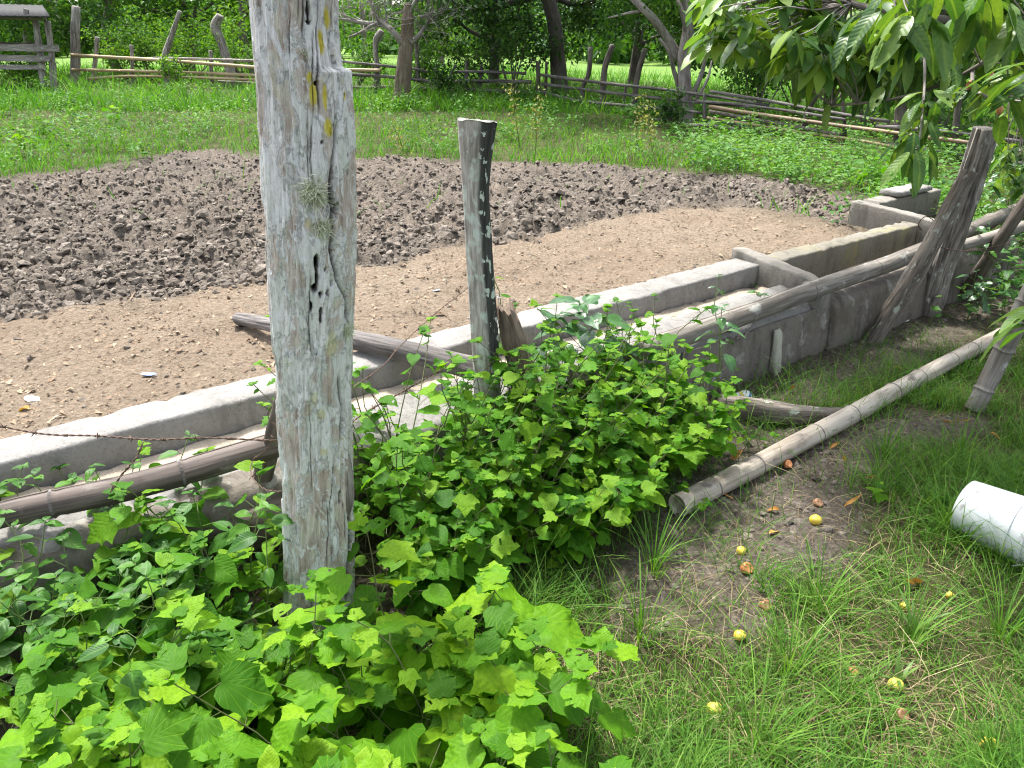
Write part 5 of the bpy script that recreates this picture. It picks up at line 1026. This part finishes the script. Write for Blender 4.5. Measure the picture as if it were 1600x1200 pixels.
# shrubs and saplings along the fences, each its own
def shrub(px, py, h, r, n, ls, mat, lab, ext=0., group=None, rn0=.5, name='shrub'):
    q = tat(px, py, ext); base = np.array([q[0], q[1], float(base_z(*q))]); root = empty(name, base, lab, 'shrub', group); tb, lb = MB(), MB(); cen = []
    for k in range(7):
        a = rng.uniform(0, 6.28); e = np.array([math.cos(a) * r * rng.uniform(.2, .9), math.sin(a) * r * rng.uniform(.2, .9), h * rng.uniform(.4, .95)]); C = limb(tb, (0, 0, 0), e, .018, .006, 0, k, 5); cen += [C[9], C[13]]
    obj('stem', tb.mesh('stem', M['trunk']), root); leafy(lb, np.array(cen), np.full(len(cen), min(r, h) * .38), n, ls, .8, rn0); obj('foliage', lb.mesh('foliage', mat, False), root)
for px, py, h, r, n, mt, lab, ext in [(30, 132, .8, .8, 900, TL, 'bright bush growing in front of the timber pen', -.03), (200, 134, 1.3, .8, 1300, TL, 'bright bush behind the bamboo rails left of the leaning trunk', .05), (235, 134, 1.6, .9, 1500, TM, 'darker bush at the foot of the leaning dead trunk', .07), (300, 135, 1.5, 1.2, 1500, TL, 'bright bush between the dead trunk and the gnarled stump', .1),
        (385, 138, 1.5, 1.0, 1300, TL, 'bright bush behind rails beside the lichen post', .06), (270, 138, .8, .35, 400, TL, 'vine-like bush climbing the bamboo rails', -.02), (560, 146, 1.2, .8, 1100, TM, 'leafy bush behind the rails right of the lichen post', .06), (665, 150, 1.0, .6, 900, TM, 'bush at the foot of the dead tree by the fence', .04), (700, 150, .6, .5, 600, TDk, 'small dark bush in front of the dark rails', -.02),
        (800, 152, 2.2, 1.0, 2600, TDk, 'tall dark bush hiding the fence end under the big tree', -.01), (745, 150, 1.1, .8, 1000, TDk, 'dark low bush under the left side of the big tree', .03), (1055, 196, .6, .35, 350, TDk, 'small dark plant at the foot of the forked tree', -.05), (1180, 210, 1.7, .7, 1200, TM, 'leafy bush behind the fence right of the forked tree', .12), (1345, 225, 1.6, .9, 1500, TL, 'sunlit bush behind the bamboo fence', .14), (1460, 246, 2.0, 1.0, 1800, TM, 'leafy bush behind the thick dark fence trunk', .12), (1570, 270, 2.2, 1.1, 2000, TDk, 'dark bush at the right edge behind the fence', .1), (1240, 214, 2.0, 1.0, 1500, TM, 'leafy bush behind the leaning dark fence post', .25)]:
    shrub(px, py, h, r, n, .085 if h < 1.4 else .095, mt, lab, ext)
for px, py, lab in [(35, 245, 'yellow-green weed at the left edge of the mud'), (52, 250, 'yellow-green weed right beside the leftmost one'), (80, 222, 'small yellow weed above the mud at left'), (118, 195, 'yellow-green weed in the left grass'), (180, 200, 'yellow-green weed right of the others in the left grass'), (1355, 296, 'yellow-green weed by the far end of the tank'), (1125, 215, 'yellow-green weed below the pale rail')]:
    plant(GT(px, py), .34, 2, 8, 'heart', .10, .4, lab, None, name='yellow_weed')
for px, py, y1, lab in [(812, 232, 150, 'tall dry weed stalk in the grass left of centre right'), (836, 240, 165, 'tall dry weed stalk leaning beside another'), (1000, 240, 165, 'feathery pale weed stalk in front of the right fence'), (1022, 250, 180, 'thin dry stalk leaning in the weeds before the right fence'), (640, 246, 205, 'short straw stalk at the mud edge right of the lichen post')]:
    b = GT(px, py); hgt = (py - y1) * (b[1] / F) * 1.05; mb = MB(); C = limb(mb, (0, 0, 0), (rng.normal(0, .1), 0, hgt), .008, .003, 0, 1, 5); n = 80
    idx = rng.integers(4, 14, n); P_ = C[idx] + rng.normal(0, .05, (n, 3)); scatter(mb, tvl, tql, None, P_, rot_from(unit(n) + [0, 0, .4], unit(n)), rng.uniform(.03, .06, n), rng.uniform(.2, .9, n))
    o = obj('dry_stalk', mb.mesh('dry_stalk', leafmat('dry_stalk', (.16, .20, .05), (.26, .28, .09), (.42, .36, .16), 'attr', .3, .7), False)); o.location = b; tag(o, lab, 'weed')
# far wood beyond the pasture
mb = MB(); cen = []
for k in range(420): 
    y = rng.uniform(58, 95); x = rng.uniform(-1, 1) * y * .95; cen.append((x, y, float(base_z(x, y)) + rng.uniform(.3, 4.0)))
leafy(mb, np.array(cen), rng.uniform(1.2, 2.6, len(cen)), 42000, .85, .8, .4)
tag(obj('far_wood', mb.mesh('far_wood', TM, False)), 'far wood closing the pasture', 'wood', None, 'stuff')

# ------------------------------------------------------------------ fruit tree overhanging from the right
def fruit_tree():
    base = np.array([4.3, 3.6, 0.]); root = empty('fruit_tree', base, 'fruit tree with long drooping leaves hanging in from the upper right', 'tree'); tb = MB()
    C = limb(tb, (0, 0, -.1), (-.25, .1, 2.6), .15, .10, 0, 3, 12, .04); obj('trunk', tb.mesh('trunk', M['trunk']), root)
    W = lambda px, py, d: DD(px, py, d) - base
    def branch(pts, r0, r1):
        q = MB(); P = smoothpath(pts, 30); tube(q, P, np.linspace(r0, r1, 30), 8, .12, int(r0 * 5000)); obj('branch', q.mesh('branch', M['trunkp'] if r0 < .012 else M['trunk']), root); return P
    B = [branch([C[10], W(1720, 20, 3.2), W(1560, 20, 3.0), W(1440, 32, 2.8), W(1330, 5, 2.9)], .035, .012), branch([C[12], W(1700, -120, 3.6), W(1450, -90, 3.5), W(1280, -30, 3.5), W(1130, 20, 3.6)], .04, .01), branch([C[8], W(1660, 55, 2.7), W(1580, 55, 2.6), W(1540, 90, 2.6), W(1520, 112, 2.65), W(1470, 132, 2.75), W(1400, 155, 2.8), W(1300, 165, 3.0)], .014, .005),
         branch([W(1520, 112, 2.65), W(1522, 140, 2.6), W(1560, 155, 2.5), W(1620, 160, 2.4)], .007, .004), branch([C[12], W(1640, -160, 2.6), W(1480, -120, 2.4), W(1400, -40, 2.35)], .03, .010), branch([W(1440, 32, 2.8), W(1445, 110, 2.7), W(1440, 190, 2.6), W(1432, 240, 2.55)], .006, .003),
         branch([C[11], W(1680, -40, 4.0), W(1420, 0, 4.2), W(1250, 60, 4.3), W(1180, 100, 4.3)], .03, .008), branch([C[4], W(1720, 420, 2.6), W(1640, 470, 2.3), W(1600, 500, 2.2)], .014, .006)]
    ms = LS['mango']; count = 0; extra = []
    def cluster(c, n, s, down=.8, big=True):
        nonlocal count
        for k in range(n):
            a = rng.uniform(0, 6.28); d = np.array([math.cos(a) * (1.15 - down), math.sin(a) * (1.15 - down), -down + rng.normal(0, .2)]); p = c + rng.normal(0, .02, 3) + d * .01; nr = np.array([math.cos(a), math.sin(a), .55]) + rng.normal(0, .25, 3)
            if count < 300 and big: place_leaf(ms[rng.integers(len(ms))], root, p, d, nr, s * rng.uniform(.7, 1.15)); count += 1
            else: extra.append((p, d, nr, s * rng.uniform(.7, 1.15)))
    tw = MB()
    spots = [(1420, 22, 2.25, 6, .19, .9), (1440, 40, 2.3, 3, .19, .92), (1400, 55, 2.3, 3, .18, .9), (1375, 5, 2.4, 5, .17, .85), (1460, -10, 2.2, 5, .18, .9), (1530, 0, 2.3, 5, .18, .9), (1580, 10, 2.3, 5, .18, .85), (1500, 30, 2.5, 5, .16, .8), (1545, -20, 2.2, 4, .18, .9),
             (1340, 40, 2.7, 6, .16, .75), (1290, 30, 2.9, 6, .16, .7), (1260, 10, 2.9, 6, .17, .7), (1320, 80, 2.8, 6, .15, .75), (1280, 70, 3.0, 6, .16, .75), (1360, 95, 2.9, 6, .15, .8), (1230, 40, 3.1, 6, .16, .7), (1200, 20, 3.2, 6, .16, .65), (1160, 15, 3.4, 6, .16, .6), (1130, 40, 3.5, 5, .15, .55), (1180, 60, 3.4, 6, .15, .7), (1220, 85, 3.3, 6, .15, .75), (1255, 110, 3.3, 5, .15, .75), (1150, 75, 3.6, 5, .14, .6), (1120, 62, 3.6, 4, .14, .5),
             (1470, 78, 2.7, 6, .14, .8), (1500, 85, 2.7, 5, .14, .8), (1440, 105, 2.8, 6, .12, .75), (1400, 120, 2.8, 6, .12, .7), (1345, 130, 3.0, 5, .12, .7), (1300, 140, 3.1, 5, .12, .7), (1445, 155, 2.6, 7, .115, .75), (1440, 190, 2.6, 6, .12, .85), (1436, 215, 2.55, 5, .135, .9), (1434, 228, 2.5, 4, .15, .95),
             (1520, 125, 2.6, 6, .11, .85), (1500, 140, 2.6, 4, .11, .85), (1550, 130, 2.5, 5, .11, .8), (1590, 145, 2.3, 6, .13, .7), (1610, 110, 2.1, 5, .15, .6), (1570, 100, 2.6, 5, .13, .7), (1625, 130, 2.2, 6, .15, .6), (1605, 30, 2.5, 5, .14, .7), (1560, 60, 2.8, 5, .12, .7), (1600, 500, 2.2, 5, .16, .55), (1612, 530, 2.1, 4, .16, .6), (1635, 470, 2.2, 4, .16, .5)]
    for px, py, d, n, s, dn in spots:
        c = W(px, py, d); j = min(((np.linalg.norm(P - c, axis=1).min(), k) for k, P in enumerate(B)))[1]; P = B[j]; s0 = P[np.argmin(np.linalg.norm(P - c, axis=1))]; limb(tw, s0, c, .0035, .002, 0, 1, 5, .1); cluster(c, n + 1, s * .92, dn - .28)
    for k in range(640):   # more of the same crown farther back and above the frame
        px, py, d = rng.uniform(1105, 1800 if k < 200 else 1610), rng.uniform(-300 if k < 200 else -20, 170), rng.uniform(2.7, 4.4)
        if k >= 590: px, py, d = rng.uniform(1545, 1680), rng.uniform(150, 330), rng.uniform(5.2, 6.2)
        if py > min(60 + (px - 1110) * .25, 125 - max(0, px - 1420) * .3) and k < 590: continue
        c = W(px, py, d); j = min(((np.linalg.norm(P - c, axis=1).min(), q) for q, P in enumerate(B)))[1]; P = B[j]; limb(tw, P[np.argmin(np.linalg.norm(P - c, axis=1))], c, .004, .002, 0, 1, 4, .1); cluster(c, 8, rng.uniform(.095, .14), rng.uniform(.15, .6), False)
    obj('twigs', tw.mesh('twigs', M['trunkp']), root)['kind'] = 'stuff'
    v, q = leaf_grid(LONG[::2] + LONG[-1:], 1, .25, .22, .0, 1); lb = MB(); p, d, nr, s = (np.array(a) for a in zip(*extra)); scatter(lb, v, q, None, p, rot_from(d, nr), s, rng.uniform(0, 1, len(s)))
    o = obj('leaves', lb.mesh('leaves', leafmat('tree_leaf_mass', (.035, .10, .02), (.09, .20, .032), (.22, .34, .045), 'attr', .46, .42, None, .35)), root); o['kind'] = 'stuff'
    for px, py, d in [(1515, 133, 2.6), (1562, 172, 2.6), (1548, 120, 2.7)]:
        vv, f = blob(70 + px, 3); rn = np.linalg.norm(vv / [1, .85, .62], axis=1)[:, None]; vv = vv / [1, .85, .62] / rn; o = obj('fruit', mesh('fruit', vv * [.011, .011, .016], f, FM['o']), root); o.location = W(px, py, d)
fruit_tree()
